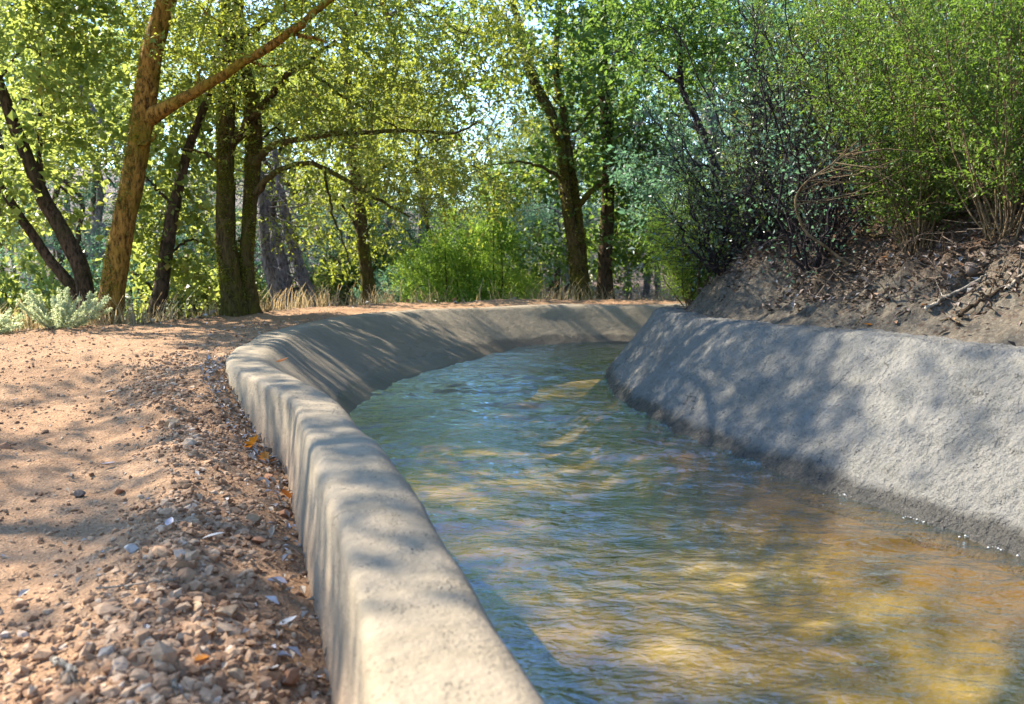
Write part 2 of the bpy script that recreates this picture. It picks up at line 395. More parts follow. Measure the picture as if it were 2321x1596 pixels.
def mat_flat(name, stops, rough=0.8, trans=None, tfac=0.3, bumpy=0):
    t = NT(name); g = t.n('ShaderNodeNewGeometry'); p = t.pos()
    c = t.ramp(g.outputs['Random Per Island'], stops)
    c = t.mix(t.math('MULTIPLY', t.ramp(t.noise(p, 60, 4, 0.7), [(0.4, 1), (0.6, 0)]), 0.35), c, (.08, .05, .03))
    pb = t.pbr(c, rough, t.bump(t.noise(p, 120, 4, 0.7), 0.6, bumpy) if bumpy else None, 0.2)
    if trans is None: return t.finish(pb.outputs[0])
    tl = t.n('ShaderNodeBsdfTranslucent'); t.l(t.mix(0.5, c, trans), tl.inputs['Color'])
    mx = t.n('ShaderNodeMixShader'); mx.inputs[0].default_value = tfac
    t.l(pb.outputs[0], mx.inputs[1]); t.l(tl.outputs[0], mx.inputs[2]); return t.finish(mx.outputs[0])
M_STONE = mat_flat('path_stone', [(0, (.16, .078, .038)), (.3, (.29, .158, .080)), (.7, (.38, .232, .130)), (.95, (.42, .285, .175)), (1, (.42, .33, .25))], 0.9, None, 0, 0.004)
M_DRYGRASS = mat_flat('dry_grass', [(0, (0.3240, 0.2250, 0.0990)), (.5, (0.4680, 0.3510, 0.1800)), (.9, (0.5580, 0.4500, 0.2700)), (1, (0.1980, 0.2520, 0.0540))], 0.7, (0.6300, 0.4500, 0.2250), 0.35)
M_LITTER = mat_flat('fallen_leaf', [(0, (0.0375, 0.0240, 0.0165)), (.3, (0.0900, 0.0562, 0.0375)), (.6, (0.1500, 0.1050, 0.0750)), (.85, (0.2025, 0.1575, 0.1350)), (.96, (0.2850, 0.2625, 0.2475)), (1, (0.3150, 0.1275, 0.0300))], 0.75)
M_PALELITTER = mat_flat('bleached_fallen_leaf', [(0, (0.2598, 0.1732, 0.1010)), (.4, (0.3608, 0.2742, 0.1876)), (.75, (0.4474, 0.3897, 0.3319)), (1, (0.4185, 0.4185, 0.4474))], 0.7)
M_ORANGE = mat_flat('orange_fallen_leaf', [(0, (.62, .20, .02)), (1, (.66, .24, .025))], 0.55, (.9, .35, .03), 0.3)
M_RUST = mat_flat('rust_fallen_leaf', [(0, (.28, .085, .02)), (1, (.36, .12, .03))], 0.6, (.6, .2, .03), 0.25)
M_PALELILAC = mat_flat('pale_lilac_fallen_leaf', [(0, (0.3680, 0.3280, 0.3440)), (1, (0.4160, 0.3680, 0.3760))], 0.6)
M_PALEGREY = mat_flat('pale_grey_fallen_leaf', [(0, (0.3200, 0.2960, 0.2640)), (1, (0.3680, 0.3440, 0.3120))], 0.6)


# ------------------------------------------------------------------ canal curves
N = 640
IT_L = catmull([(.95, -3), (.62, -1.4), (.27, .2), (-.05, 1.5), (-.325, 2.45), (-.59, 3.25), (-.74, 3.69), (-.96, 4.12), (-1.22, 4.6), (-1.41, 5.0),
                (-1.53, 5.5), (-1.61, 6.05), (-1.67, 6.7), (-1.66, 7.5), (-1.55, 8.2), (-1.2, 8.95), (-.75, 9.5), (.15, 10.08), (1.6, 10.4), (3.2, 10.3), (6.2, 9.2), (9, 7.5)], N)
WL_L = catmull([(1.12, -3), (.79, -1.4), (.40, .2), (.06, 1.6), (-.19, 2.5), (-.44, 3.3), (-.56, 3.75), (-.70, 4.2), (-.82, 4.7), (-.92, 5.1),
                (-1.0, 5.5), (-1.0, 5.8), (-.98, 6.25), (-.88, 6.9), (-.70, 7.45), (-.48, 8.05), (-.22, 8.7), (.22, 9.5), (1.3, 9.95), (3, 9.8), (6.0, 8.8), (8.8, 7.2)], N)
IT_R = catmull([(3.45, -3), (2.68, .5), (2.35, 2.0), (2.06, 3.05), (1.88, 3.8), (1.68, 4.5), (1.38, 5.4), (1.17, 6.4), (1.19, 7.3), (1.48, 8.05), (2.05, 8.5), (3.0, 8.68), (5.6, 7.8), (8.4, 6.2)], N)
WL_R = catmull([(3.0, -3), (2.25, .4), (1.95, 1.8), (1.67, 2.84), (1.44, 3.42), (1.13, 4.2), (.88, 5.2), (.75, 6.2), (.80, 7.35), (1.07, 8.22), (1.75, 8.8), (3.0, 9.02), (5.8, 8.1), (8.6, 6.5)], N)
IT_L = resample(IT_L, N); IT_R = resample(IT_R, N)
def nearest_follow(base, other):
    """for each point of base the point of other at matching arc-length, warped to stay roughly perpendicular"""
    d = ((base[:, None, :] - other[None, :, :]) ** 2).sum(2); idx = d.argmin(1)
    idx = np.maximum.accumulate(idx).astype(float)
    k = 61; pad = np.r_[np.full(k // 2, idx[0]), idx, np.full(k // 2, idx[-1])]
    idx = np.convolve(pad, np.ones(k) / k, 'valid')
    return np.stack([np.interp(idx, np.arange(len(other)), other[:, c]) for c in range(2)], 1)
WL_L = nearest_follow(IT_L, resample(WL_L, 3000)); WL_R = nearest_follow(IT_R, resample(WL_R, 3000))
def normals(P):
    T = np.gradient(P, axis=0); T = nrm(T); return np.stack([-T[:, 1], T[:, 0]], 1)     # left of travel
NL = normals(IT_L); NR = -normals(IT_R)
s_l = np.arange(N)
yl = IT_L[:, 1]
thick = np.interp(yl, [-3, 1.5, 3.5, 5, 8], [.23, .22, .19, .20, .24])
OT_L = IT_L + NL * thick[:, None]
OB_L = OT_L + NL * 0.075
OT_R = IT_R + NR * 0.20
Z_W = -0.15; Z_BED = -0.58
ZT_L = np.full(N, 0.25) + 0.012 * vnoise(s_l / 25.0, s_l * 0, 3)
ZT_R = np.interp(IT_R[:, 1], [0, 3.5, 5.4, 7.4, 9], [.50, .475, .435, .40, .38]) + 0.02 * vnoise(s_l / 30.0, s_l * 0, 9)

def arc_pts(a, b, c, r, n):
    """rounded corner at b between a->b->c: points from b+(a-b)*r to b+(c-b)*r"""
    p = b + nrm(a - b) * r; q = b + nrm(c - b) * r
    t = np.linspace(0, 1, n)[:, None, None]
    return (1 - t) ** 2 * p + 2 * t * (1 - t) * b + t ** 2 * q

def loft(profile, name, mat, disp, label, flip=False, up=None):
    """profile: list of (N,3) stations"""
    A = np.stack(profile, 0)                                        # m x N x 3
    m, N = A.shape[:2]
    if up:
        q = np.linspace(0, N - 1, up); q0 = np.minimum(q.astype(int), N - 2); fq = (q - q0)[None, :, None]
        A = A[:, q0] * (1 - fq) + A[:, q0 + 1] * fq; N = up
    du = np.gradient(A, axis=0); dv = np.gradient(A, axis=1)
    nn = nrm(np.cross(du, dv)) * (-1 if flip else 1)
    la = np.r_[0, np.cumsum(np.linalg.norm(np.diff(A[:, N // 3], axis=0), axis=1))]
    sl = np.r_[0, np.cumsum(np.linalg.norm(np.diff(A[m // 2], axis=0), axis=1))]
    UU, VV = np.meshgrid(la, sl, indexing='ij')
    A = A + nn * disp(UU, VV, A)[..., None]
    idx = np.arange(m * N).reshape(m, N)
    f = np.stack([idx[:-1, :-1], idx[1:, :-1], idx[1:, 1:], idx[:-1, 1:]], -1).reshape(-1, 4)
    if flip: f = f[:, ::-1]
    mb = MB(); mb.add(A.reshape(-1, 3), f)
    o = mb.build(name, mat); tag(o, label, 'wall')
    return o

def z3(P, z): return np.c_[P, np.broadcast_to(z, len(P))]
def lerpn(a, b, n, ends=(True, True)):
    t = np.linspace(0, 1, n)
    if not ends[0]: t = t[1:]
    if not ends[1]: t = t[:-1]
    return [a + (b - a) * k for k in t]

def wall_profile(OB, OT, IT, WL, zb, zt, r_out, r_in, n_in):
    ob = z3(OB, zb); ot = z3(OT, zt - 0.006); it = z3(IT, zt); wl = z3(WL, Z_W)
    run = (WL - IT) / (zt - Z_W)[:, None]
    bd = z3(WL + run * (Z_W - Z_BED) * 0.55, Z_BED)
    bow = wl + np.c_[(IT - WL) * 0.06, np.full(len(WL), -0.0)]
    c1 = arc_pts(ob, ot, it, r_out, 8); c2 = arc_pts(ot, it, bow, r_in, 9)
    pr = lerpn(ob, c1[0], 12, (True, False)) + list(c1) + lerpn(c1[-1], c2[0], 8, (False, False)) + list(c2)
    pr += lerpn(c2[-1], wl, n_in, (False, True)) + lerpn(wl, bd, 12, (False, True))
    return pr

def disp_left(u, v, A):
    d = 0.030 * fbm(v / 0.8, u / 0.35, 5, 2, .4) + 0.0035 * fbm(v / 0.17, u / 0.16, 21, 3)
    face = sstep(0.30, 0.12, u)                                     # the outer face: vertical trowel ridges
    d = d + face * 0.006 * fbm(v / 0.045, u / 0.8, 33, 3, 0.6)
    return (d + 0.003 * vnoise(v / 0.02, u / 0.02, 77)) * np.where(A[..., 2] < Z_W - .03, 0.1, 1)

def disp_right(u, v, A):
    d = 0.024 * fbm(v / 0.75, u / 0.5, 51, 3) + 0.012 * fbm(v / 0.16, u / 0.13, 61, 3)
    pit = np.minimum(vnoise(v / 0.017, u / 0.017, 71), .12) + 0.8 * vnoise(v / 0.032, u / 0.03, 73)
    return (d + 0.011 * pit) * np.where(A[..., 2] < Z_W - .03, 0.1, 1)

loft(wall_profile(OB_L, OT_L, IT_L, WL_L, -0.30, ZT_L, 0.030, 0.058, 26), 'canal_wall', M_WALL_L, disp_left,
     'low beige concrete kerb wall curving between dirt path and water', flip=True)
loft(wall_profile(OT_R + NR * 0.02, OT_R, IT_R, WL_R, 0.0, ZT_R, 0.03, 0.055, 70), 'canal_wall', M_WALL_R, disp_right,
     'tall sloping rough grey concrete wall below the earth bank', up=1900)

# bed and water: sheets between the walls
def sheet(L, Rr, z, nv, name, mat, hfun, smooth=True):
    t = np.linspace(0, 1, nv)[:, None, None]
    A = L[None] * (1 - t) + Rr[None] * t
    zz = hfun(A[..., 0], A[..., 1]) + z
    V = np.concatenate([A, zz[..., None]], 2); n = L.shape[0]
    idx = np.arange(nv * n).reshape(nv, n)
    f = np.stack([idx[:-1, :-1], idx[1:, :-1], idx[1:, 1:], idx[:-1, 1:]], -1).reshape(-1, 4)
    e = V[1, 0] - V[0, 0]; g = V[0, 1] - V[0, 0]
    if e[0] * g[1] - e[1] * g[0] < 0: f = f[:, ::-1]                  # faces look up
    mb = MB(); mb.add(V.reshape(-1, 3), f)
    o = mb.build(name, mat, smooth=smooth); tag(o, kind='structure'); return o

Lw = resample(WL_L + (IT_L - WL_L) * 0.25, 1150); Rw = resample(WL_R + (IT_R - WL_R) * 0.25, 1150)
def waves(x, y):
    h = 0.026 * fbm(x / 0.42, y / 0.17, 91, 4, 0.48) * (1 + 0.55 * sstep(3.8, 6.5, y)) * (0.45 + 0.9 * sstep(-.3, .35, vnoise(x / 0.9, y / 0.7, 97))) + 0.009 * vnoise(x / 0.8, y / 0.55, 95)
    return h
sheet(Lw, Rw, Z_W, 180, 'water', M_WATER, waves)
def bed_shape(x, y):                                                   # silt settled in a shallow dish between the walls
    t = np.linspace(0, 1, x.shape[0])[:, None] * np.ones_like(x)
    return 0.30 * sstep(.66, 1.02, t) ** 1.3 + 0.30 * sstep(.20, -.02, t) ** 1.3 + 0.04 * fbm(x / 0.5, y / 0.4, 12, 3)
sheet(resample(WL_L, 300), resample(WL_R, 300), -0.50, 60, 'canal_bed', M_BED, bed_shape)

# ------------------------------------------------------------------ terrain
EDGE = np.array([(-3.6, -6), (-3.8, 0), (-4.3, 4), (-4.3, 6.2), (-4.1, 7.1), (-3.45, 7.8), (-2.95, 9), (-2.45, 10.3), (-1.5, 11.2), (.2, 11.75), (1.9, 11.95), (4, 11.9), (8, 10.9), (16, 6)], float)
OTL_c = OT_L[::4]; OTR_c = OT_R[::4]
POLY_RIGHT = np.vstack([OT_R[::4], [(14, 5.5), (60, -10), (60, -60), (4.4, -60), (OT_R[0, 0], -3.2)]])
POLY_CH = np.vstack([(OT_L - NL * 0.06)[::4], (OT_R - NR * 0.06)[::4][::-1]])
POLY_PATH = np.vstack([OT_L[::4], [(14, 5)], EDGE[::-1]])

def terrain_z(x, y, detail=True):
    shp = x.shape; x = x.ravel().astype(float); y = y.ravel().astype(float)
    dL, _ = seg_dist(x, y, OTL_c); dR, _ = seg_dist(x, y, OTR_c); dE, _ = seg_dist(x, y, EDGE)
    right = inside(x, y, POLY_RIGHT); ch = inside(x, y, POLY_CH)
    path = inside(x, y, POLY_PATH)
    zp = 0.225 * sstep(3.9, 6.3, y) + 0.045 * fbm(x / 0.9, y / 0.9, 3, 3) * sstep(0.1, 0.5, dL)
    ridge = np.exp(-((dL - 0.42) / 0.17) ** 2) * 0.075 * sstep(5.6, 4.4, y) * (0.75 + 0.5 * vnoise(x / 0.4, y / 0.4, 8))
    zp = np.maximum(zp, 0.215 * sstep(3.7, 5.0, y) * np.exp(-(dL / 0.5) ** 2))
    zp = zp + ridge - 0.055 * np.exp(-(dL / 0.13) ** 2) * sstep(5.4, 4.4, y)
    fall = np.interp(dE, [0, .4, 1.5, 4, 9, 18, 40, 120], [0, -.10, -.42, -.55, -.45, .4, 2.2, 7])
    fallL = np.interp(dE, [0, .3, 1.5, 4, 9, 20, 40, 120], [0, -.15, -.75, -1.3, -1.5, -.9, 2.5, 12])
    lw = sstep(0.5, -7.0, x + 0.12 * (y - 8))
    zo = 0.225 * sstep(3.9, 6.3, y) + fall * (1 - lw) + fallL * lw + 0.25 * fbm(x / 3.5, y / 3.5, 44, 4) * sstep(0.2, 3, dE)
    zl = np.where(path, zp, zo)
    zlip = np.interp(y, [0, 3.5, 5.4, 7.4, 9], [.50, .475, .435, .40, .38])
    pr = np.interp(dR, [0, .06, .35, .7, 1.3, 2.6, 5, 12, 60], [-.03, .0, .30, .58, .98, 1.75, 2.9, 4.8, 9])
    rough = 0.17 * fbm(x / 0.42, y / 0.42, 55, 4, 0.6) + 0.30 * fbm(x / 1.7, y / 1.7, 57, 2)
    zr = zlip + pr + rough * sstep(0.03, 0.45, dR)
    z = np.where(right, zr, zl)
    if detail:
        z = z + np.where(right, 0.060 * fbm(x / 0.11, y / 0.11, 66, 3, 0.65) * sstep(0.02, 0.2, dR), 0.014 * fbm(x / 0.07, y / 0.07, 67, 3, 0.6))
    z = np.where(ch, -1.1, z)
    reg = np.where(right, 1, np.where(path, 0, np.where((y + 2.0 * fbm(x / 3.0, y / 3.0, 88, 3) > 19), 3, 2)))
    return z.reshape(shp), reg.reshape(shp)

def axis(lo, hi, step, out_lo, out_hi, grow=1.12):
    a = list(np.arange(lo, hi, step)); s = step
    while a[-1] < out_hi: s *= grow; a.append(a[-1] + s)
    s = step; b = []
    c = lo
    while c > out_lo: s *= grow; c -= s; b.append(c)
    return np.array(b[::-1] + a)
GX = axis(-4.6, 4.8, 0.032, -150, 150); GY = axis(0.9, 12.6, 0.036, -20, 190)
XX, YY = np.meshgrid(GX, GY, indexing='ij')
ZZ, RG = terrain_z(XX, YY)
gi = np.arange(XX.size).reshape(XX.shape)
gf = np.stack([gi[:-1, :-1], gi[1:, :-1], gi[1:, 1:], gi[:-1, 1:]], -1).reshape(-1, 4)
freg = RG[:-1, :-1].reshape(-1)
GV = np.stack([XX, YY, ZZ], -1).reshape(-1, 3)
def submesh(name, mask, mat):
    f = gf[mask]; u, inv = np.unique(f.ravel(), return_inverse=True)
    mb = MB(); mb.add(GV[u], inv.reshape(-1, 4)); o = mb.build(name, mat); tag(o, kind='structure'); return o
submesh('path', freg == 0, M_PATH); submesh('earth_bank', freg == 1, M_BANK)
submesh('ground', freg == 2, M_FLOOR); submesh('hillside', freg == 3, M_HILL)
from mathutils.bvhtree import BVHTree
def ground_at(x, y):
    return terrain_z(np.atleast_1d(np.asarray(x, float)), np.atleast_1d(np.asarray(y, float)), False)[0]
#VEGETATION
# ------------------------------------------------------------------ vegetation builders
rng = np.random.default_rng(11)
def rdir(n, zs=1.0):
    v = rng.normal(size=(n, 3)); v[:, 2] *= zs; return nrm(v)

def tube(P, rad, sides=8, wob=0.0, seed=0, flare=0.0):
    P = np.asarray(P, float); n = len(P); rad = np.broadcast_to(np.asarray(rad, float), (n,))
    T = nrm(np.gradient(P, axis=0)); ref = np.array([1.0, 0.13, 0.07]) if abs(T[0][0]) < 0.8 else np.array([0.1, 1.0, 0.1])
    U = nrm(ref - (T * ref).sum(1, keepdims=True) * T); V = np.cross(T, U)
    a = np.linspace(0, 2 * math.pi, sides, endpoint=False)
    s = np.r_[0, np.cumsum(np.linalg.norm(np.diff(P, axis=0), axis=1))]
    rr = rad[:, None] * np.ones((1, sides))
    if wob:
        A, Sg = np.meshgrid(a, s); m = 2.2
        q = vnoise(np.cos(A) * m + 7 + seed, Sg / (rad.mean() * 4) + np.sin(A) * m, seed) + 0.5 * vnoise(np.cos(A) * 5 + seed, Sg / (rad.mean() * 1.4) + np.sin(A) * 5, seed + 3)
        rr = rr * (1 + wob * q)
    if flare:
        rr = rr * (1 + flare * np.exp(-s / (rad[0] * 1.6))[:, None] * (1 + 0.5 * np.cos(a * 4 + seed))[None])
    V3 = P[:, None] + U[:, None] * (np.cos(a)[None, :, None] * rr[..., None]) + V[:, None] * (np.sin(a)[None, :, None] * rr[..., None])
    idx = np.arange(n * sides).reshape(n, sides); nx = np.roll(idx, -1, axis=1)
    f = np.stack([idx[:-1], nx[:-1], nx[1:], idx[1:]], -1).reshape(-1, 4)
    return V3.reshape(-1, 3), f

def leaf_quads(P, A, L, wr=0.5, upb=0.6, fold=0.10):
    n = len(P); A = nrm(A); L = np.broadcast_to(np.asarray(L, float), (n,))[:, None]
    Nn = rdir(n); Nn[:, 2] = np.abs(Nn[:, 2]) + upb
    Sd = nrm(np.cross(A, Nn)); Nn = np.cross(Sd, A)
    W = L * wr * 0.5
    v0 = P; v2 = P + A * L; mid = P + A * L * 0.48 + Nn * L * fold
    V = np.stack([v0, mid + Sd * W, v2, mid - Sd * W], 1).reshape(-1, 3)
    return V, np.arange(4 * n).reshape(n, 4)

def spray(C, O, rad, per, L, wr=0.5, squash=0.55, droop=0.25, jit=0.5):
    """leaf sprays: per leaves round each cluster centre C, along half a dozen twiglets"""
    n = len(C); K = 7
    D = nrm(O[:, None] * 0.6 + rng.normal(size=(n, K, 3)) * np.array([1, 1, squash]) + np.array([0, 0, -droop]))
    k = rng.integers(0, K, size=(n, per)); d = D[np.arange(n)[:, None], k]
    t = rng.uniform(0.08, 1.0, size=(n, per, 1)) ** 0.8
    r = np.broadcast_to(np.asarray(rad, float), (n,))[:, None, None]
    P = C[:, None] + d * r * t + rng.normal(size=(n, per, 3)) * L * jit
    P[..., 2] -= (droop * r * t ** 2)[..., 0] * 0.5
    A = d + rng.normal(size=(n, per, 3)) * 0.8
    Ls = L * np.clip(np.exp(rng.normal(size=n * per) * .32), .45, 1.8)
    return leaf_quads(P.reshape(-1, 3), A.reshape(-1, 3), Ls, wr)

def blob(c, r, n):
    d = rdir(n); q = rng.uniform(0.15, 1, size=(n, 1)) ** (1 / 2.2)
    return np.asarray(c) + d * q * np.asarray(r)

def attach(nodes, C, mb, mi, r_tip=0.004, sides=4, sag=0.08):
    """joins cluster centres to the nearest branch point with curved, tapering twigs"""
    nodes = np.asarray(nodes, float); out = np.zeros_like(C)
    d0 = np.linalg.norm(C[:, None] - nodes[None], axis=2).min(1)
    buf = np.zeros((len(nodes) + len(C) * 5, 3)); buf[:len(nodes)] = nodes; m = len(nodes)
    for i in np.argsort(d0):
        c = C[i]; q = buf[:m] - c; dd = (q ** 2).sum(1) + 1.2 * np.maximum(q[:, 2], 0) ** 2
        j = dd.argmin(); p = buf[j]; ln = math.sqrt(((p - c) ** 2).sum()) + 1e-6
        t = np.linspace(0, 1, 6)[:, None]
        ctl = (p + c) / 2 + rng.normal(size=3) * ln * 0.16 + np.array([0, 0, ln * sag])
        path = (1 - t) ** 2 * p + 2 * t * (1 - t) * ctl + t ** 2 * c
        rb = r_tip + 0.006 * min(ln, 1.6)
        v, f = tube(path, np.linspace(rb, r_tip * 0.6, 6), sides); mb.add(v, f, mi)
        buf[m:m + 5] = path[1:]; m += 5
        out[i] = nrm(path[-1] - path[-3])
    return out

def moss(root, base, Ps, n, L, mat, side=None):
    """tufts of moss on the bark: Ps = list of (path, radii)"""
    PP, AA = [], []
    for P, r in Ps:
        m = n // len(Ps); i = rng.integers(0, len(P) - 1, m * 3); a = rng.uniform(0, 6.283, m * 3); fr = rng.uniform(size=(m * 3, 1))
        C = P[i] * (1 - fr) + P[i + 1] * fr; T_ = nrm(P[i + 1] - P[i]); U = nrm(np.cross(T_, np.array([0.2, 1, 0.1]))); W = np.cross(T_, U)
        O = U * np.cos(a)[:, None] + W * np.sin(a)[:, None]; rr = r[i][:, None]
        q = vnoise(a / .9 + 3, C[:, 2] / .22, 40) + .7 * vnoise(a / .35, C[:, 2] / .07, 41) + (0 if side is None else 0.45 * (O @ np.asarray(side)))
        k = np.argsort(-q)[:m]
        PP.append((C + O * rr * .98)[k]); AA.append((O * .9 + rng.normal(size=O.shape) * .55 + np.array([0, 0, -.35]))[k])
    P = np.concatenate(PP); A = np.concatenate(AA); vv, ff = leaf_quads(P, A, L * rng.uniform(.5, 1.4, len(P)), .45, .1)
    mb = MB(); mb.add(vv - np.asarray(base), ff); mb.build('moss', mat, root, smooth=False)

def pathr(pts, n=26, jit=0.0):
    P = catmull(pts, n) if len(pts) > 2 else np.linspace(pts[0], pts[1], n)
    P = resample(P, n)
    if jit: P[1:-1] += rng.normal(size=(n - 2, 3)) * jit
    return P

def build_tree(name, label, cat, trunks, limbs, blobs, leafmat, bark, L, per, srad, base=None, group=None, wr=0.5, squash=0.55, droop=0.25, wob=0.22, r_tip=0.004, node_from=0.25, sides=16, flare=0.35, mossy=None):
    if base is None: base = trunks[0][0][0]
    base = np.asarray(base, float)
    root = tag(empty(name, base), label, cat, group)
    nodes = []; MS = []; ML_ = []
    for k, (pts, r) in enumerate(trunks):
        P = pathr(pts, 40) if len(pts) < 30 else np.asarray(pts)
        mb = MB(); v, f = tube(P, np.interp(np.linspace(0, 1, len(P)), np.linspace(0, 1, len(r)), r), sides, wob, 3 + k * 5 + int(abs(base[0]) * 10), flare); mb.add(v - base, f)
        mb.build('trunk', bark, root); nodes.append(P[int(len(P) * node_from):]); MS.append((P, np.interp(np.linspace(0, 1, len(P)), np.linspace(0, 1, len(r)), r)))
    for k, (pts, r) in enumerate(limbs):
        P = pathr(pts, 24, 0.008); mb = MB()
        v, f = tube(P, np.interp(np.linspace(0, 1, len(P)), np.linspace(0, 1, len(r)), r), max(6, sides // 2), wob, 31 + k); mb.add(v - base, f)
        mb.build('limb', bark, root); nodes.append(P[5:]); ML_.append((P, np.interp(np.linspace(0, 1, 24), np.linspace(0, 1, len(r)), r)))
    if mossy: moss(root, base, MS + (ML_[:3] if mossy[2] else []), *mossy[:2], M_MOSS, mossy[3] if len(mossy) > 3 else None)
    C = np.concatenate([blob(*b) for b in blobs]); nodes = np.concatenate(nodes)
    mb = MB(); O = attach(nodes, C, mb, 1, r_tip)
    v, f = spray(C, O, srad * rng.uniform(0.7, 1.3, size=len(C)), per, L, wr, squash, droop); mb.add(v, f, 0)
    mb.v = [np.concatenate(mb.v) - base]
    mb.build('crown', [leafmat, bark], root, smooth=False)
    return root

def children(o): return [c for c in bpy.data.objects if c.parent == o]
def copy_tree(src, loc, rz=0.0, sc=1.0, label=None, group=None):
    r = src.copy(); COL.objects.link(r); r.location = loc; r.rotation_euler = (0, 0, rz)
    r.scale = (sc, sc, sc) if not hasattr(sc, '__len__') else sc
    if label: r['label'] = label
    if group: r['group'] = group
    for ch in KIDS[src.name]:
        c = ch.copy(); COL.objects.link(c); c.parent = r
    return r
KIDS = {}
def reg(o): KIDS[o.name] = children(o); return o

def B(x, y, Y, rx, ry, dep, n):
    k = Y / 2000.0; return (at(x, y, Y), (rx * k, dep, ry * k), n)
def A_(pts, Y, dy=0.0):
    m = len(pts); return [at(x, y, Y + dy * i / max(1, m - 1)) for i, (x, y) in enumerate(pts)]

def bushy(name, label, cat, base, n_st, h, spread, shoot, n_sh, L, per, leafmat, bark, lean=(0, 0), wr=0.45, r0=0.008, group=None, up=0.25, t0=0.22, curve=0.25, squash=1.0, wig=.006):
    """many-stemmed shrub: stems from one base, side shoots, small leaves along every shoot"""
    base = np.asarray(base, float); root = tag(empty(name, base), label, cat, group)
    ms = MB(); Ps = []; As = []; sh = []
    for k in range(n_st):
        az = rng.uniform(0, 2 * math.pi); q = spread * math.sqrt(rng.uniform(0.02, 1))
        hh = h * rng.uniform(0.55, 1.05) * (1 - 0.35 * (q / max(spread, 1e-6)) ** 2)
        o = np.array([math.cos(az), math.sin(az), 0]) * q
        end = o * 1.0 + np.array([lean[0] * hh, lean[1] * hh, hh])
        b0 = o * 0.12
        ctl = b0 + np.array([0, 0, hh * 0.55]) + o * curve + rng.normal(size=3) * 0.06 * h
        t = np.linspace(0, 1, 14)[:, None]
        P = (1 - t) ** 2 * b0 + 2 * t * (1 - t) * ctl + t ** 2 * end
        P += np.cumsum(rng.normal(size=P.shape) * wig * h, axis=0)
        v, f = tube(P, np.linspace(r0, r0 * 0.25, 14), 5); ms.add(v, f)
        tt = rng.uniform(t0, 1, n_sh); ii = tt * 13; i0 = np.minimum(ii.astype(int), 12); fr = (ii - i0)[:, None]
        S0 = P[i0] * (1 - fr) + P[i0 + 1] * fr; T = nrm(P[i0 + 1] - P[i0])
        D = nrm(rdir(n_sh) * np.array([1, 1, squash]) + T * 0.7 + np.array([0, 0, up]))
        ln = shoot * rng.uniform(0.5, 1.2, n_sh) * (1.15 - 0.6 * tt)
        for a, d, l_ in zip(S0[::2], D[::2], ln[::2]):
            v, f = tube(np.array([a, a + d * l_ * 0.5 + rng.normal(size=3) * l_ * 0.06, a + d * l_]), [r0 * 0.28, r0 * 0.2, r0 * 0.1], 3); ms.add(v, f)
        u = rng.uniform(0.1, 1, (n_sh, per, 1))
        pp = S0[:, None] + D[:, None] * ln[:, None, None] * u + rng.normal(size=(n_sh, per, 3)) * L * 0.25
        Ps.append(pp.reshape(-1, 3)); As.append((D[:, None] * 0.7 + rng.normal(size=(n_sh, per, 3)) * 0.6).reshape(-1, 3))
    P = np.concatenate(Ps); A = np.concatenate(As)
    v, f = leaf_quads(P, A, L * rng.uniform(0.6, 1.3, len(P)), wr, 0.3)
    ml = MB(); ml.add(v, f)
    ml.build('foliage', leafmat, root, smooth=False); ms.build('stems', bark, root)
    return root

# ------------------------------------------------------------------ the trees along the path
def T(*a): return list(a)
# the leaning warm-barked tree with one long limb
Y1 = 8.05
build_tree('leaning_tree', 'leaning tree with orange mossy bark and one long limb at the path edge', 'tree',
    [(A_([(243, 775), (248, 735), (254, 680), (263, 620), (282, 500), (300, 400), (318, 300), (333, 200), (346, 110), (372, 20), (395, -60), (420, -200), (440, -420)], Y1), [.122, .108, .104, .10, .098, .092, .084, .076, .066, .05, .03])],
    [(A_([(338, 268), (372, 248), (415, 225), (470, 188), (520, 163), (600, 110), (660, 72), (720, 25), (790, -40), (880, -120)], Y1, -0.8), [.085, .050, .043, .038, .034, .03, .024, .016]),
     (A_([(660, 78), (690, 84), (742, 96)], 7.6, -.1), [.018, .014, .006]),
     (A_([(345, 215), (352, 206), (340, 190)], Y1 - .1), [.02, .016, .004]),
     (A_([(318, 330), (344, 318), (352, 300)], Y1 - .12), [.022, .016, .006]), (A_([(520, 163), (540, 140), (585, 118)], 7.75), [.014, .010, .004]), (A_([(560, 138), (600, 150), (640, 148)], 7.7), [.012, .008, .003]), (A_([(430, 215), (448, 190), (452, 150)], 7.85), [.012, .008, .003]),
     (A_([(400, -80), (480, -220), (600, -330), (700, -420)], Y1, -.6), [.05, .04, .02]),
     (A_([(420, -200), (300, -350), (100, -420)], Y1, -1.0), [.05, .04, .02])],
    [B(560, 40, 7.9, 260, 120, .8, 46), B(740, -60, 7.5, 260, 130, 1.0, 50), B(420, -330, 7.6, 420, 170, 1.4, 70), B(130, -330, 7.2, 260, 140, 1.2, 36)],
    L_OAK, BK_WARM, 0.040, 105, 0.36, mossy=(5200, .022, False, (-.9, .1, 0)))
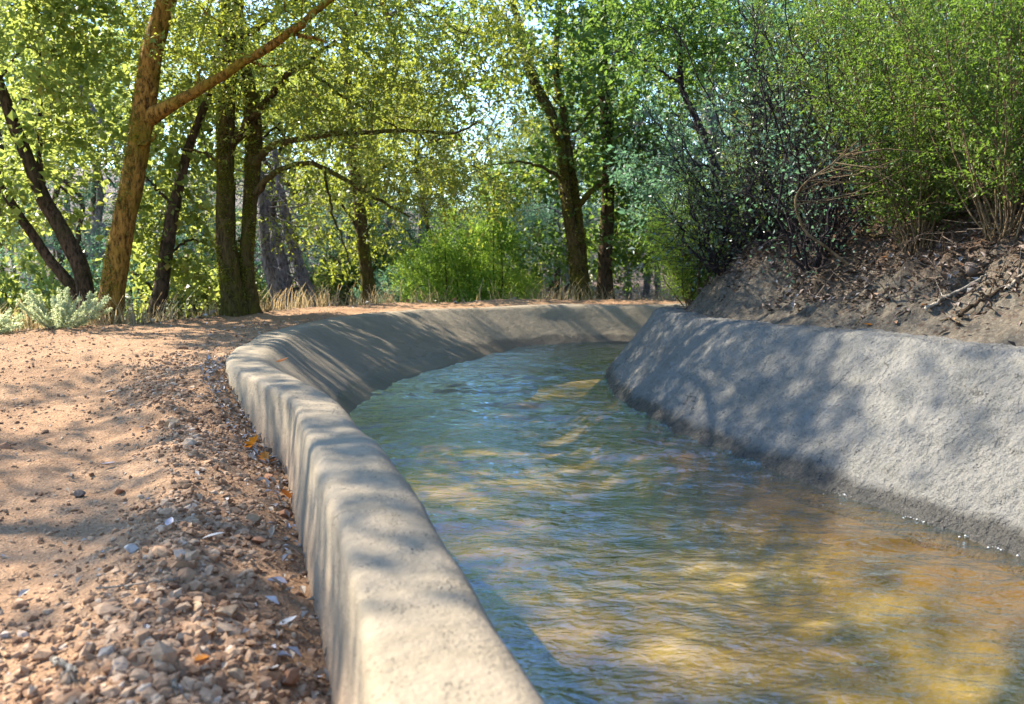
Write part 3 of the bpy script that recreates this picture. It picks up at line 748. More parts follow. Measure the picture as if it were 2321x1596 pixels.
# the twin-trunked mossy oak
Y2 = 9.15
build_tree('twin_oak', 'dark mossy oak with two upright trunks joined at the foot', 'tree',
    [(A_([(536, 726), (530, 690), (520, 620), (512, 540), (511, 450), (511, 360), (514, 280), (520, 200), (524, 110), (516, 20), (510, -120), (520, -300)], Y2), [.118, .096, .090, .086, .085, .080, .076, .068, .055, .04]),
     (A_([(566, 724), (562, 660), (558, 600), (562, 520), (570, 430), (575, 350), (574, 280), (566, 200), (548, 120), (540, 20), (545, -160)], Y2 + .12), [.095, .078, .074, .074, .074, .070, .058, .05, .04, .03])],
    [(A_([(520, 330), (548, 298), (575, 262), (600, 235), (632, 192), (662, 162), (700, 140), (760, 90)], Y2, -.3), [.052, .046, .042, .038, .032, .022, .012]),
     (A_([(578, 372), (605, 338), (640, 324), (690, 316), (760, 304), (830, 300), (900, 294), (960, 300), (1010, 303), (1045, 297), (1080, 278)], Y2, -.9), [.045, .034, .028, .026, .022, .018, .014, .008]),
     (A_([(578, 440), (606, 405), (650, 380), (705, 372), (760, 395), (820, 430), (870, 460), (930, 492)], Y2, -.4), [.04, .030, .025, .022, .018, .010]),
     (A_([(735, 385), (742, 430), (752, 480), (776, 540), (792, 600)], Y2 - .2), [.016, .012, .010, .006]),
     (A_([(690, 150), (780, 220), (850, 262), (900, 290)], Y2 - .3), [.018, .014, .008]),
     (A_([(508, 380), (470, 350), (430, 340), (400, 335)], Y2), [.022, .014, .006]),
     (A_([(524, 110), (640, 20), (760, -60), (900, -130)], Y2, -.5), [.04, .03, .016])],
    [B(700, 190, 9.0, 300, 120, .9, 70), B(880, 330, 8.8, 260, 110, .8, 50), B(990, 420, 8.7, 170, 100, .6, 26), B(470, 110, 9.3, 200, 160, .8, 46),
     B(800, 40, 8.8, 330, 120, .9, 60), B(690, 470, 9.3, 90, 70, .5, 7), B(1090, 170, 8.6, 180, 120, .7, 32), B(1060, 30, 8.2, 170, 90, .8, 26), B(600, -170, 9.0, 420, 120, 1.0, 50), ((-4.1, 11.4, 4.05), (.75, .6, .45), 30)],
    L_OAK, BK_MOSS, 0.040, 105, 0.38, wob=0.32, mossy=(13000, .028, False), flare=.30)
# the V-shaped pair behind it
build_tree('forked_tree', 'slender brown tree forked low in a V, left of the leaning tree', 'tree',
    [(A_([(208, 760), (200, 700), (184, 610), (160, 560), (128, 500), (100, 455), (75, 390), (55, 340), (20, 250), (-30, 100), (-60, -80)], 8.9), [.09, .080, .075, .07, .064, .058, .05, .04, .025]),
     (A_([(200, 725), (176, 670), (140, 622), (110, 585), (80, 540), (50, 500), (15, 445), (-40, 360), (-120, 230)], 9.0), [.075, .055, .05, .046, .042, .036, .03, .02])],
    [(A_([(100, 455), (88, 330), (92, 220), (88, 100), (80, -20)], 9.0, .4), [.034, .026, .022, .018, .012])],
    [B(70, 170, 8.9, 160, 170, .9, 36), B(150, 60, 9.2, 170, 130, .9, 28), B(30, 420, 9.2, 120, 110, .6, 22), B(40, -100, 8.6, 260, 110, 1.0, 40)],
    L_BROAD, BK_BROWN, 0.068, 84, 0.36, wr=0.7)
build_tree('young_tree', 'slim tree leaning right between the orange tree and the twin oak', 'tree',
    [(A_([(343, 752), (350, 715), (364, 660), (372, 605), (382, 545), (394, 470), (410, 400), (430, 330), (455, 262), (480, 190), (500, 60)], 9.3), [.092, .076, .070, .068, .058, .050, .044, .038, .03, .02])],
    [(A_([(372, 690), (320, 630), (270, 610)], 9.4, .3), [.018, .014, .008]), (A_([(376, 580), (430, 545), (478, 560)], 9.4, .3), [.018, .012, .006]), (A_([(395, 470), (350, 420), (320, 395)], 9.4), [.022, .016, .008])],
    [B(400, 520, 9.7, 110, 110, .5, 22), B(350, 330, 9.6, 160, 120, .7, 26), B(460, 640, 9.9, 70, 50, .4, 8), B(330, 640, 9.8, 60, 80, .4, 9), B(420, 130, 9.8, 170, 130, .7, 26)],
    L_BROAD, BK_BROWN, 0.068, 72, 0.34, wr=0.75)
build_tree('stump_like_tree', 'dark straight trunk rising behind dry grass left of the feathery bush', 'tree',
    [(A_([(838, 696), (836, 660), (830, 600), (822, 540), (812, 440), (800, 340), (790, 200), (780, 60)], 12.4), [.098, .088, .084, .076, .068, .06, .05, .035])],
    [(A_([(822, 540), (780, 470), (730, 430)], 12.4), [.03, .02, .01]), (A_([(812, 440), (870, 380), (930, 350)], 12.4), [.03, .02, .01])],
    [B(800, 400, 12.6, 150, 150, .9, 50), B(800, 560, 12.8, 80, 60, .7, 10), B(830, 200, 12.8, 170, 130, .9, 50)],
    L_OAK, BK_MOSS, 0.062, 80, 0.42)
for k, (pts, r0, lab) in enumerate([
    ([(650, 708), (622, 640), (606, 580), (596, 500), (588, 420), (570, 300)], .10, 'grey ragged dead trunk nearest the twin oak'),
    ([(672, 706), (650, 640), (636, 575), (612, 500), (600, 440)], .075, 'grey leaning dead trunk, middle one of the ragged group'),
    ([(706, 704), (690, 640), (668, 570), (654, 520), (640, 450), (620, 330)], .085, 'grey leaning dead trunk, farthest right of the ragged group')]):
    P = pathr(A_(pts, 11.3 + .25 * k), 30); b = P[0]; root = tag(empty('dead_tree', b), lab, 'tree', 'ragged grey dead trunks behind the twin oak')
    mb = MB(); v, f = tube(P, np.linspace(r0, r0 * .45, 30), 12, 0.45, 7 + k, 0.5); mb.add(v - b, f); mb.build('trunk', BK_GREY, root)
    mb = MB()
    for q in range(46):
        i = rng.integers(3, 29); d = nrm(rdir(1)[0] * np.array([1, 1, .8]) + np.array([0.3, 0, -.15])); l_ = rng.uniform(.2, .8)
        v, f = tube(np.array([P[i], P[i] + d * l_ * .5 + rng.normal(size=3) * .06, P[i] + d * l_ + np.array([0, 0, -.12])]), [.010, .007, .002], 4); mb.add(v - b, f)
    mb.build('dead_branches', BK_GREY, root)
# right of centre: forked tree and its straight neighbour on the bend
build_tree('fork_tree', 'dark tree with spreading forked limbs at the outside of the bend', 'tree',
    [(A_([(1318, 690), (1314, 650), (1306, 590), (1296, 530), (1286, 470), (1280, 400), (1274, 340), (1258, 280), (1238, 235), (1212, 190), (1192, 130), (1180, 60), (1160, 0), (1140, -140)], 12.7), [.130, .108, .100, .090, .080, .074, .070, .064, .058, .050, .044, .036, .02]),
     (A_([(1322, 640), (1318, 560), (1310, 480), (1298, 400), (1288, 330), (1276, 250), (1262, 180), (1262, 90), (1275, -40)], 12.75), [.075, .065, .058, .052, .046, .04, .032, .022])],
    [(A_([(1316, 462), (1340, 434), (1362, 416), (1385, 400), (1406, 385), (1450, 350)], 12.7, -.3), [.048, .040, .034, .028, .02, .01]),
     (A_([(1290, 440), (1270, 408), (1245, 388), (1215, 374), (1180, 368), (1140, 370), (1110, 376)], 12.7, -.2), [.036, .028, .024, .02, .014, .008]),
     (A_([(1256, 280), (1300, 300), (1340, 250), (1400, 210)], 12.6), [.024, .018, .008])],
    [B(1300, 120, 12.6, 170, 150, .9, 50), B(1080, 120, 12.9, 110, 130, .7, 26), B(1420, 360, 12.9, 90, 80, .6, 20), B(1230, 560, 13.2, 80, 50, .5, 12), B(1380, 540, 13.2, 120, 70, .6, 24), B(1180, 420, 12.9, 90, 50, .5, 12), B(1330, 340, 13, 120, 80, .6, 24), B(1260, -80, 12.5, 220, 90, .9, 34)],
    L_GREEN, BK_MOSS, 0.070, 72, 0.42, wr=0.75, mossy=(5000, .04, False))
build_tree('upright_tree', 'straight dark tree standing just right of the forked bend tree', 'tree',
    [(A_([(1370, 688), (1371, 640), (1374, 560), (1378, 470), (1380, 400), (1378, 330), (1372, 240), (1366, 170), (1370, 90), (1366, 0), (1360, -160)], 13.1), [.125, .104, .10, .094, .088, .08, .06, .05, .045, .03])],
    [(A_([(1372, 230), (1340, 200), (1310, 170)], 13.1), [.03, .02, .008]), (A_([(1366, 180), (1420, 120), (1470, 60)], 13.1), [.03, .022, .01])],
    [B(1400, 160, 13.1, 130, 160, .9, 50), B(1450, 480, 13.4, 80, 110, .6, 26), B(1460, 300, 13.4, 90, 100, .7, 26), B(1400, -60, 13, 180, 90, .9, 30)],
    L_GREEN, BK_BROWN, 0.070, 72, 0.42, wr=0.75)
# on the bank
def gz(x, y): return float(ground_at(x, y)[0])
def on(x, y, Y, dz=0.0):
    p = at(x, y, Y); return p
build_tree('bank_tree', 'thin crooked dark tree rising from the shrubs above the nose of the bank', 'tree',
    [([np.array([2.35, 8.9, gz(2.35, 8.9) - .1])] + A_([(1651, 460), (1626, 390), (1601, 320), (1571, 255), (1543, 190), (1538, 85), (1500, 15), (1470, -60), (1440, -200)], 8.6), [.05, .040, .038, .036, .034, .032, .028, .022, .012])],
    [(A_([(1538, 85), (1552, 55), (1575, 20), (1600, -60)], 8.6), [.022, .018, .008]), (A_([(1543, 190), (1480, 150), (1430, 120)], 8.6), [.016, .01, .005])],
    [B(1500, 100, 8.6, 130, 110, .7, 30), B(1620, 90, 8.7, 110, 110, .7, 26), B(1460, -60, 8.3, 200, 90, .9, 30)],
    L_GREEN, BK_DARK, 0.055, 90, 0.34)
for k, (x, Y, r, lab) in enumerate([(1694, 10.5, .085, 'dark straight trunk behind the twiggy grey shrub'), (1945, 10.2, .09, 'dark trunk half hidden behind the tall green broom'), (1885, 11.5, .06, 'thin dark trunk between the two bank trunks')]):
    X = (x - 1160.5) / 2000 * Y; g = gz(X, Y)
    build_tree('bank_oak', lab, 'tree', [([np.array([X - .1, Y, g - .1]), np.array([X - .05, Y, g + 1.2]), np.array([X + .03, Y, g + 3]), np.array([X + .1, Y + .1, g + 5.5])], [r * 1.2, r, r * .85, r * .5])],
        [([np.array([X, Y, g + 2]), np.array([X - .5, Y - .3, g + 2.6]), np.array([X - 1.1, Y - .6, g + 2.9])], [.03, .02, .01])],
        [((X, Y, g + 4.2), (1.5, 1.3, 1.2), 60), ((X - .9, Y - .6, g + 2.8), (.8, .7, .5), 22)], L_TEAL if k != 1 else L_OAK, BK_DARK, 0.055, 90, 0.38)

# ------------------------------------------------------------------ shrubs
def bank_shrub(px, Y, *a, **k):
    X = (px - 1160.5) / 2000 * Y
    return np.array([X, Y, gz(X, Y) - 0.03])
def soft_bush(lab, X, Y, w_, h, n, lm, top=1.0):
    g = gz(X, Y); st = []
    for q in range(7):
        a = q * 2.4; st.append(([np.array([X + .05 * math.cos(a), Y + .05 * math.sin(a), g - .05]), np.array([X + .25 * w_ * math.cos(a), Y + .2 * w_ * math.sin(a), g + .35 * h]), np.array([X + .5 * w_ * math.cos(a) * (1 - .3 * (q % 3)), Y + .4 * w_ * math.sin(a), g + h * (.55 + .12 * (q % 4))])], [.016, .011, .004]))
    bl = [((X, Y, g + .22 * h), (w_, w_ * .7, .22 * h), n), ((X - .1, Y, g + .5 * h), (w_ * .78, w_ * .6, .22 * h), int(n * .8)), ((X, Y, g + .76 * h), (w_ * .48, w_ * .4, .18 * h), n // 3), ((X + .05, Y, g + .98 * h * top), (w_ * .16, w_ * .14, .16 * h), n // 9)]
    build_tree('feathery_bush', lab, 'bush', st, [], bl, lm, BK_BROWN, .044, 120, .27, wr=.30, squash=.9, droop=-.35, wob=.05, r_tip=.0025, node_from=.2, sides=6)
soft_bush('bright green feathery bush standing beyond the bend of the canal', -.95, 12.75, .80, 1.35, 80, L_FEATH)
soft_bush('taller tapering feathery bush touching the bright one on its right', -.28, 13.0, .66, 1.8, 76, L_FEATH, 1.1)
bushy('pale_bush', 'sunlit whitish green bush spilling over the path edge beside the leaning tree', 'bush', [-3.72, 7.25, gz(-3.72, 7.25) - .03], 30, .38, .42, .030, 80, .015, 8, L_PALE, BK_BLEACH, wr=.5, r0=.003, t0=.15, curve=.6)
bushy('pale_bush', 'lower pale green bush at the far left edge of the path', 'bush', [-4.2, 7.0, gz(-4.2, 7.0) - .03], 24, .24, .36, .055, 44, .018, 8, L_PALE, BK_BLEACH, wr=.55, r0=.004, t0=.2)
BR = [(2270, 4.65, 2.2, .75, 'tallest bright broom shrub at the right end of the bank'), (2080, 5.2, 2.0, .7, 'bright broom shrub above the bent dead stem'),
      (2380, 5.5, 2.5, .8, 'broom shrub behind the tallest one at the right end'), (2180, 5.9, 2.5, .8, 'broom shrub with yellowish tips in the middle of the bank'),
      (1960, 6.1, 2.1, .7, 'green broom shrub behind the bent dead stem'), (2480, 4.3, 2.0, .6, 'broom shrub leaning in at the right edge'), (2040, 7.0, 2.7, .8, 'high broom shrub at the top of the bank'), (1880, 7.0, 2.3, .7, 'broom shrub rising beside the dark tangled shrub')]
for px, Y, h, sp, lab in BR:
    bushy('broom_shrub', lab, 'shrub', bank_shrub(px, Y), 33, h, sp * 1.15, .28, 54, .023, 14, L_BROOM, BK_DRY, lean=(-.12, -.12), r0=.0055, group='broom shrubs on the bank', t0=.12)
for px, Y, h, sp, lab in [(1572, 7.85, 1.25, .42, 'fine green shrub on the very nose of the bank'), (1670, 8.2, 1.5, .55, 'fine-leaved shrub between the twiggy shrub and the bank nose')]:
    bushy('fine_shrub', lab, 'shrub', bank_shrub(px, Y), 44, h, sp, .26, 36, .034, 9, L_FEATH if px == 1572 else L_BROOM, BK_DRY, lean=(-.15, -.05), wr=.25, r0=.006, group='fine-leaved shrubs at the bank nose', t0=.1)
for px, Y, h, sp, lab, lm in [(1730, 6.7, 2.0, .75, 'twiggy grey shrub with blue-green leaves on the bank', L_MANZ), (1800, 7.4, 2.3, .8, 'dark tangled shrub with grey branches up the bank', L_TEAL), (1640, 6.9, 1.2, .6, 'low leggy grey shrub leaning over the bank nose', L_MANZ), (1850, 5.9, 1.4, .6, 'dark leggy shrub behind the bent dead stem', L_TEAL)]:
    bushy('twiggy_shrub', lab, 'shrub', bank_shrub(px, Y), 16, h, sp, .60, 50, .032, 4 if lm is L_MANZ else 2, lm, BK_DARK, lean=(-.18, -.12), wr=.6, r0=.011, up=.0, t0=.05, curve=.6, wig=.028, group='dark twiggy shrubs on the bank')
# the bent dead stem
P = pathr(A_([(1922, 600), (1890, 575), (1862, 553), (1830, 530), (1810, 492), (1803, 452), (1820, 420), (1848, 398), (1878, 378), (1916, 352), (1948, 338)], 5.05, -.15), 40)
base = P[0]; root = tag(empty('bent_dead_stem', base), 'bare tan stem curving up out of the bank, split into dry twigs', 'branch')
mb = MB(); v, f = tube(P, np.linspace(.010, .003, 40), 8, .15, 4); mb.add(v - base, f); mb.build('stem', BK_DRY, root)
mb = MB()
for q in range(34):
    i = rng.integers(20, 39); d = nrm(np.array([.8, rng.uniform(-.8, .8), rng.uniform(-.45, .7)])); l_ = rng.uniform(.15, .60) * (1.15 - .5 * (i - 20) / 19)
    a = P[i]; b2 = a + d * l_ * .5 + rng.normal(size=3) * .035; c2 = a + d * l_ + np.array([0, 0, -.03]) + rng.normal(size=3) * .03
    v, f = tube(np.array([a, b2, c2]), [.0035, .0025, .001], 4); mb.add(v - base, f)
mb.build('dry_twigs', BK_DRY, root)

# ------------------------------------------------------------------ woods behind: five kinds of tree, copied
def bg_tree(name, label, seed, H, r, leafmat, bark, L, wr, n, crown_from):
    global rng
    keep = rng; rng = np.random.default_rng(seed)
    P = [np.zeros(3)]
    for k in range(1, 7): P.append(np.array([rng.normal() * .12 * k ** .7, rng.normal() * .12 * k ** .7, H * k / 6.0]))
    P[0][2] = -0.5
    tr = [(P, np.linspace(r * 1.15, r * .25, 7))]
    Pt = pathr(P, 40); limbs = []; blobs = []
    for k in range(8):
        i = int(rng.uniform(crown_from, .92) * 39); az = k * 2.4 + rng.uniform(-.4, .4); ln = H * rng.uniform(.14, .27)
        d = np.array([math.cos(az), math.sin(az), rng.uniform(.0, .7)]); e = Pt[i] + d * ln
        limbs.append(([Pt[i], Pt[i] + d * ln * .5 + np.array([0, 0, .06 * H * .5]), e], [r * .42, r * .3, r * .12]))
        blobs.append((e, (ln * .62, ln * .62, ln * .42), n // 9))
    blobs.append((Pt[-2], (H * .11, H * .11, H * .12), n // 8))
    o = build_tree(name, label, 'tree', tr, limbs, blobs, leafmat, bark, L, 55, .48, base=np.zeros(3), wr=wr, sides=9)
    rng = keep
    return reg(o)
GB = 'trees of the woods beyond the path'
VAR = [bg_tree('woodland_oak', 'olive green oak among the trees crowding beyond the path', 101, 8.0, .13, L_OAK, BK_BROWN, .068, .55, 190, .28),
       bg_tree('woodland_maple', 'light yellow-green broadleaf among the trees crowding beyond the path', 102, 7.0, .10, L_BROAD, BK_BROWN, .085, .75, 170, .2),
       bg_tree('woodland_fir', 'cool dark green tree among the woods beyond the path', 103, 9.0, .14, L_TEAL, BK_GREY, .066, .5, 210, .18),
       bg_tree('woodland_alder', 'fresh green slender tree among the woods beyond the path', 104, 7.5, .09, L_GREEN, BK_BROWN, .078, .7, 170, .22)]
used = [False] * 4
def wood(kind, X, Y, sc):
    loc = (X, Y, gz(X, Y)); rz = rng.uniform(0, 6.28); s3 = (sc * rng.uniform(.9, 1.15), sc * rng.uniform(.9, 1.15), sc)
    if not used[kind]:
        used[kind] = True; o = VAR[kind]; o.location = loc; o.rotation_euler = (0, 0, rz); o.scale = s3; o['group'] = GB
    else: copy_tree(VAR[kind], loc, rz, s3, group=GB)
for Y, lo, hi, n in [(13.5, -9, -3.5, 2), (15.5, -9, 8, 5), (18, -12, 12, 6), (22, -16, 15, 8), (27, -19, 19, 10), (33, -24, 24, 11), (42, -30, 30, 11)]:
    for k in range(n):
        X = lo + (hi - lo) * (k + rng.uniform(.15, .85)) / n; y = Y + rng.uniform(-1, 1)
        a = X / y; sc = rng.uniform(.8, 1.15) * (1 if y < 30 else 1.25) * (.72 if a < -.2 and y < 21 else 1)
        gap = math.exp(-((a + .035) / .085) ** 2)
        if gap > .55: sc *= .50 if y < 30 else .55
        elif gap > .25: sc *= .7
        if -7 < X < -1.8 and y < 17.5: continue
        kind = rng.choice(4, p=[.38, .34, .10, .18] if a < -.15 else [.20, .10, .60, .10])
        wood(int(kind), X, y, sc)
for Y, n in [(21, 12), (25, 14), (31, 16)]:
    for k in range(n):
        X = -.66 * Y + 1.2 * Y * (k + rng.uniform(.1, .9)) / n; wood(int(rng.choice([0, 2, 2])), X, Y + rng.uniform(-1.2, 1.2), rng.uniform(.45, .62) * (.75 if X / Y < -.45 or -.10 < X / Y < .03 else 1.1))
for X, Y, sc in [(-1.9, 17.5, .42), (-.6, 19, .42), (.5, 20, .45), (-1.6, 22, .5), (.2, 24, .5), (-2.9, 20, .5), (1.6, 23, .55), (-.8, 27, .55), (2.4, 18, .5), (1.2, 17, .4)]:
    wood(2, X, Y, sc)
for X, Y, sc in [(-6.4, 14.5, .62), (-8.2, 17, .75), (-4.4, 18.5, .62), (-3.1, 16.5, .45), (-5.4, 21, .7), (.9, 15.5, .42), (3.0, 20, .6)]:
    wood(int(rng.choice([0, 2])), X, Y, sc)
for X, Y, sc in [(4.2, 11.6, .8), (6.0, 9.8, .75), (7.5, 12.5, .9), (5.2, 8.6, .5), (9, 11, .9), (7.0, 7.6, .6)]:
    wood(int(rng.choice([0, 2, 3])), X, Y, sc)
# undergrowth bushes in the woods
GU = 'undergrowth bushes of the woods beyond the path'
UV = []
for k, (lm, lab, L, wr) in enumerate([(L_BROAD, 'light green undergrowth bush in the woods beyond the path', .075, .7), (L_TEAL, 'bluish green undergrowth bush in the woods beyond the path', .055, .5), (L_OAK, 'olive undergrowth bush in the woods beyond the path', .06, .5)]):
    UV.append(reg(bushy('undergrowth_bush', lab, 'bush', [0, 0, 0], 30, 1.5, .8, .40, 22, L, 8, lm, BK_BROWN, wr=wr, r0=.010, group=GU, t0=.05)))
uu = [False] * 3
def under(k, X, Y, sc):
    loc = (X, Y, gz(X, Y) - .05); rz = rng.uniform(0, 6.28)
    if not uu[k]: uu[k] = True; o = UV[k]; o.location = loc; o.rotation_euler = (0, 0, rz); o.scale = (sc, sc, sc)
    else: copy_tree(UV[k], loc, rz, sc)
for Y, lo, hi, n in [(11.8, -8, -3.4, 6), (14.2, -9, 1.5, 9), (16, -10, -2, 8), (17, -11, 5, 10), (20, -13, 9, 9), (25, -16, 14, 10)]:
    for k in range(n):
        X = lo + (hi - lo) * (k + rng.uniform(.1, .9)) / n; y = Y + rng.uniform(-.7, .7)
        if X / y > .02 and rng.uniform() < .8: continue
        under(int(rng.choice(3, p=[.4, .3, .3] if X < -2.5 else [.15, .6, .25])), X, y, rng.uniform(.7, 1.3))
# unseen live oak added here; its boughs are placed to shade path, wall, water
def over(x, y, h): return np.array([x, y, 0.1]) + np.array(SUN) * ((h - 0.1) / SUN.z)      # bough that shades the point x, y
X, Y = -7.4, 4.6; g = gz(X, Y)
SH = [((-.45, 2.15), 4.2, (.8, .22, .25), 14), ((-1.1, 3.5), 4.3, (.9, .8, .5), 26), ((-2.3, 3.2), 4.6, (1.3, 1.1, .6), 30), ((-1.6, 4.6), 4.4, (1.0, .7, .5), 26), ((-1.2, 2.5), 4.8, (.6, .25, .4), 8),
      ((.9, 4.3), 5.4, (.9, .6, .5), 22), ((1.75, 4.6), 5.2, (.5, .5, .4), 14), ((2.45, 3.0), 5.6, (.35, .5, .4), 11), ((1.1, 2.2), 5.4, (.7, .35, .3), 16), ((.3, 3.5), 4.9, (.5, .5, .4), 10), ((1.5, 6.6), 5.6, (.7, .7, .5), 18), ((-.35, 2.75), 5.0, (.55, .20, .25), 14), ((.35, 2.45), 5.2, (.6, .22, .25), 18), ((-.3, 1.65), 4.8, (.30, .14, .2), 6), ((-.2, 4.6), 5.2, (.7, .45, .3), 22), ((.5, 5.4), 5.4, (.6, .6, .4), 22), ((1.2, 1.6), 5.3, (.4, .25, .3), 10)]
bl = [(over(px_, py_, h_), r_, n_) for (px_, py_), h_, r_, n_ in SH]
build_tree('shade_oak', 'unseen live oak added with boughs placed to shade the near path and water', 'tree', [([np.array([X, Y, g - .1]), np.array([X + .1, Y, g + 1.5]), np.array([X + .4, Y + .1, g + 3.4]), np.array([X + .9, Y + .3, g + 6])], [.2, .16, .13, .06])],
    [([np.array([X + .4, Y + .1, g + 3.2]), np.array([X + 1.6, Y + .4, g + 4.8]), np.array([X + 3.2, Y + .9, g + 5.7]), np.array([X + 5, Y + 1.4, g + 6.1])], [.08, .06, .04, .02]), ([np.array([X + .5, Y + .1, g + 3.6]), np.array([X + 1.5, Y - .8, g + 5.2]), np.array([X + 3, Y - 1.2, g + 5.8])], [.07, .05, .02])], bl, L_OAK, BK_MOSS, .055, 90, .36)

# ------------------------------------------------------------------ ground cover
ICO_V = None
def icosa():
    t = (1 + 5 ** .5) / 2
    v = nrm(np.array([(-1, t, 0), (1, t, 0), (-1, -t, 0), (1, -t, 0), (0, -1, t), (0, 1, t), (0, -1, -t), (0, 1, -t), (t, 0, -1), (t, 0, 1), (-t, 0, -1), (-t, 0, 1)], float))
    f = np.array([(0, 11, 5), (0, 5, 1), (0, 1, 7), (0, 7, 10), (0, 10, 11), (1, 5, 9), (5, 11, 4), (11, 10, 2), (10, 7, 6), (7, 1, 8), (3, 9, 4), (3, 4, 2), (3, 2, 6), (3, 6, 8), (3, 8, 9), (4, 9, 5), (2, 4, 11), (6, 2, 10), (8, 6, 7), (9, 8, 1)])
    return v, f
def rotz(n):
    q = nrm(rng.normal(size=(n, 4))); w_, x, y, z = q.T
    return np.stack([np.stack([1 - 2 * (y * y + z * z), 2 * (x * y - z * w_), 2 * (x * z + y * w_)], -1), np.stack([2 * (x * y + z * w_), 1 - 2 * (x * x + z * z), 2 * (y * z - x * w_)], -1), np.stack([2 * (x * z - y * w_), 2 * (y * z + x * w_), 1 - 2 * (x * x + y * y)], -1)], 1)
def stones(P, size):
    """angular chips: squashed, jittered icosahedra lying on the ground"""
    v0, f0 = icosa(); n = len(P)
    v = v0[None] * (1 + np.clip(rng.normal(size=(n, 12, 1)) * 0.26, -.4, .42))
    v = v * np.stack([np.ones(n), rng.uniform(.5, .95, n), rng.uniform(.35, .75, n)], -1)[:, None]
    az = rng.uniform(0, 6.283, n); c, s_ = np.cos(az), np.sin(az); tl = rng.normal(size=n) * .4; ct, st = np.cos(tl), np.sin(tl)
    x, y, z = v[..., 0], v[..., 1], v[..., 2]
    x, z = x * ct[:, None] - z * st[:, None], x * st[:, None] + z * ct[:, None]
    v = np.stack([x * c[:, None] - y * s_[:, None], x * s_[:, None] + y * c[:, None], z], -1) * (size[:, None, None] * .5)
    v = v + P[:, None]; f = f0[None] + (np.arange(n) * 12)[:, None, None]
    return v.reshape(-1, 3), f.reshape(-1, 3)
def scatter(n, x0, x1, y0, y1, test, power=1.0):
    y = y0 + (y1 - y0) * rng.uniform(0, 1, n) ** power; x = rng.uniform(x0, x1, n)
    z, r_ = terrain_z(x, y, True); k = test(x, y, r_)
    return np.stack([x, y, z], 1)[k]
def dwall(x, y): return seg_dist(x, y, OTL_c)[0]
PP = scatter(230000, -4.6, 0.4, .9, 8.5, lambda x, y, r_: (r_ == 0) & (x > -.62 * y - .3), 1.6)
d = dwall(PP[:, 0], PP[:, 1]); dens = 0.13 + 0.80 * np.exp(-((d - .33) / .22) ** 2) * sstep(6.2, 4.6, PP[:, 1]); dens = dens * (0.25 + 1.6 * np.clip(vnoise(PP[:, 0] / .45, PP[:, 1] / .45, 5) + .5, 0, 1) ** 1.6) + .65 * sstep(2.5, 1.5, PP[:, 1] + .5 * vnoise(PP[:, 0] / .4, PP[:, 1] / .4, 15))
PP = PP[rng.uniform(size=len(PP)) < dens]
d = dwall(PP[:, 0], PP[:, 1]); sz = (0.0045 + 0.022 * rng.uniform(size=len(PP)) ** 3.6) * (1 + .2 * sstep(2.8, 1.6, PP[:, 1]))
sz = sz * (1 + .55 * np.exp(-((d - .33) / .2) ** 2)); big = rng.uniform(size=len(PP)) < .02; sz[big] *= 1.8
mb = MB(); v, f = stones(PP + np.c_[np.zeros(len(PP)), np.zeros(len(PP)), sz * .05], sz); mb.add(v, f)
tag(mb.build('gravel', M_STONE, smooth=False), 'loose reddish gravel strewn over the dirt path', 'gravel', kind='stuff')
def flat_leaves(P, L, wr, tilt=.35, lift=.004):
    n = len(P); az = rng.uniform(0, 6.283, n); A = np.stack([np.cos(az), np.sin(az), rng.normal(size=n) * tilt], 1)
    V, F = leaf_quads(P + np.array([0, 0, lift]), A, L, wr, 2.2, .18); return V, F
LP = scatter(9000, -4.6, 2.5, .9, 12, lambda x, y, r_: (r_ == 0), 1.0)
d = dwall(LP[:, 0], LP[:, 1]); LP = LP[rng.uniform(size=len(LP)) < .22 + .78 * np.exp(-(d / .14) ** 2)]
mb = MB(); v, f = flat_leaves(LP, .028 * rng.uniform(.5, 1.3, len(LP)), .5); mb.add(v, f)
tag(mb.build('leaf_litter', M_PALELITTER, smooth=False), 'bleached fallen leaves scattered on the dirt path', 'leaves', kind='stuff')
BP = scatter(85000, .9, 6.0, 1.2, 9.5, lambda x, y, r_: (r_ == 1), 1.0)
d = seg_dist(BP[:, 0], BP[:, 1], OTR_c)[0]; BP = BP[rng.uniform(size=len(BP)) < sstep(.14, .46, d + .25 * vnoise(BP[:, 0] / .3, BP[:, 1] / .3, 4)) * .95 + .03]
mb = MB(); v, f = flat_leaves(BP, .040 * rng.uniform(.5, 1.5, len(BP)), .55, .6, .010); mb.add(v, f)
tag(mb.build('leaf_litter', M_LITTER, smooth=False), 'brown fallen leaves covering the upper bank', 'leaves', kind='stuff')
FP = scatter(30000, -14, 9, 6, 26, lambda x, y, r_: (r_ >= 2), .9)
mb = MB(); v, f = flat_leaves(FP, .085 * rng.uniform(.5, 1.4, len(FP)), .6, .5, .01); mb.add(v, f)
tag(mb.build('leaf_litter', M_PALELITTER, smooth=False), 'dry pale leaves on the woodland floor beyond the path', 'leaves', kind='stuff')
GL = scatter(40000, -2.2, .0, 1.3, 5.4, lambda x, y, r_: (r_ == 0), 1.0); d = dwall(GL[:, 0], GL[:, 1]); GL = GL[(d < .15) & (rng.uniform(size=len(GL)) < .10 + .32 * sstep(2.9, 3.8, GL[:, 1]))]
mb = MB(); v, f = flat_leaves(GL, .034 * rng.uniform(.5, 1.4, len(GL)), .45, .7, .012); mb.add(v, f)
tag(mb.build('leaf_litter', M_PALELITTER, smooth=False), 'pale dry leaves gathered in the gutter along the low wall', 'leaves', kind='stuff')
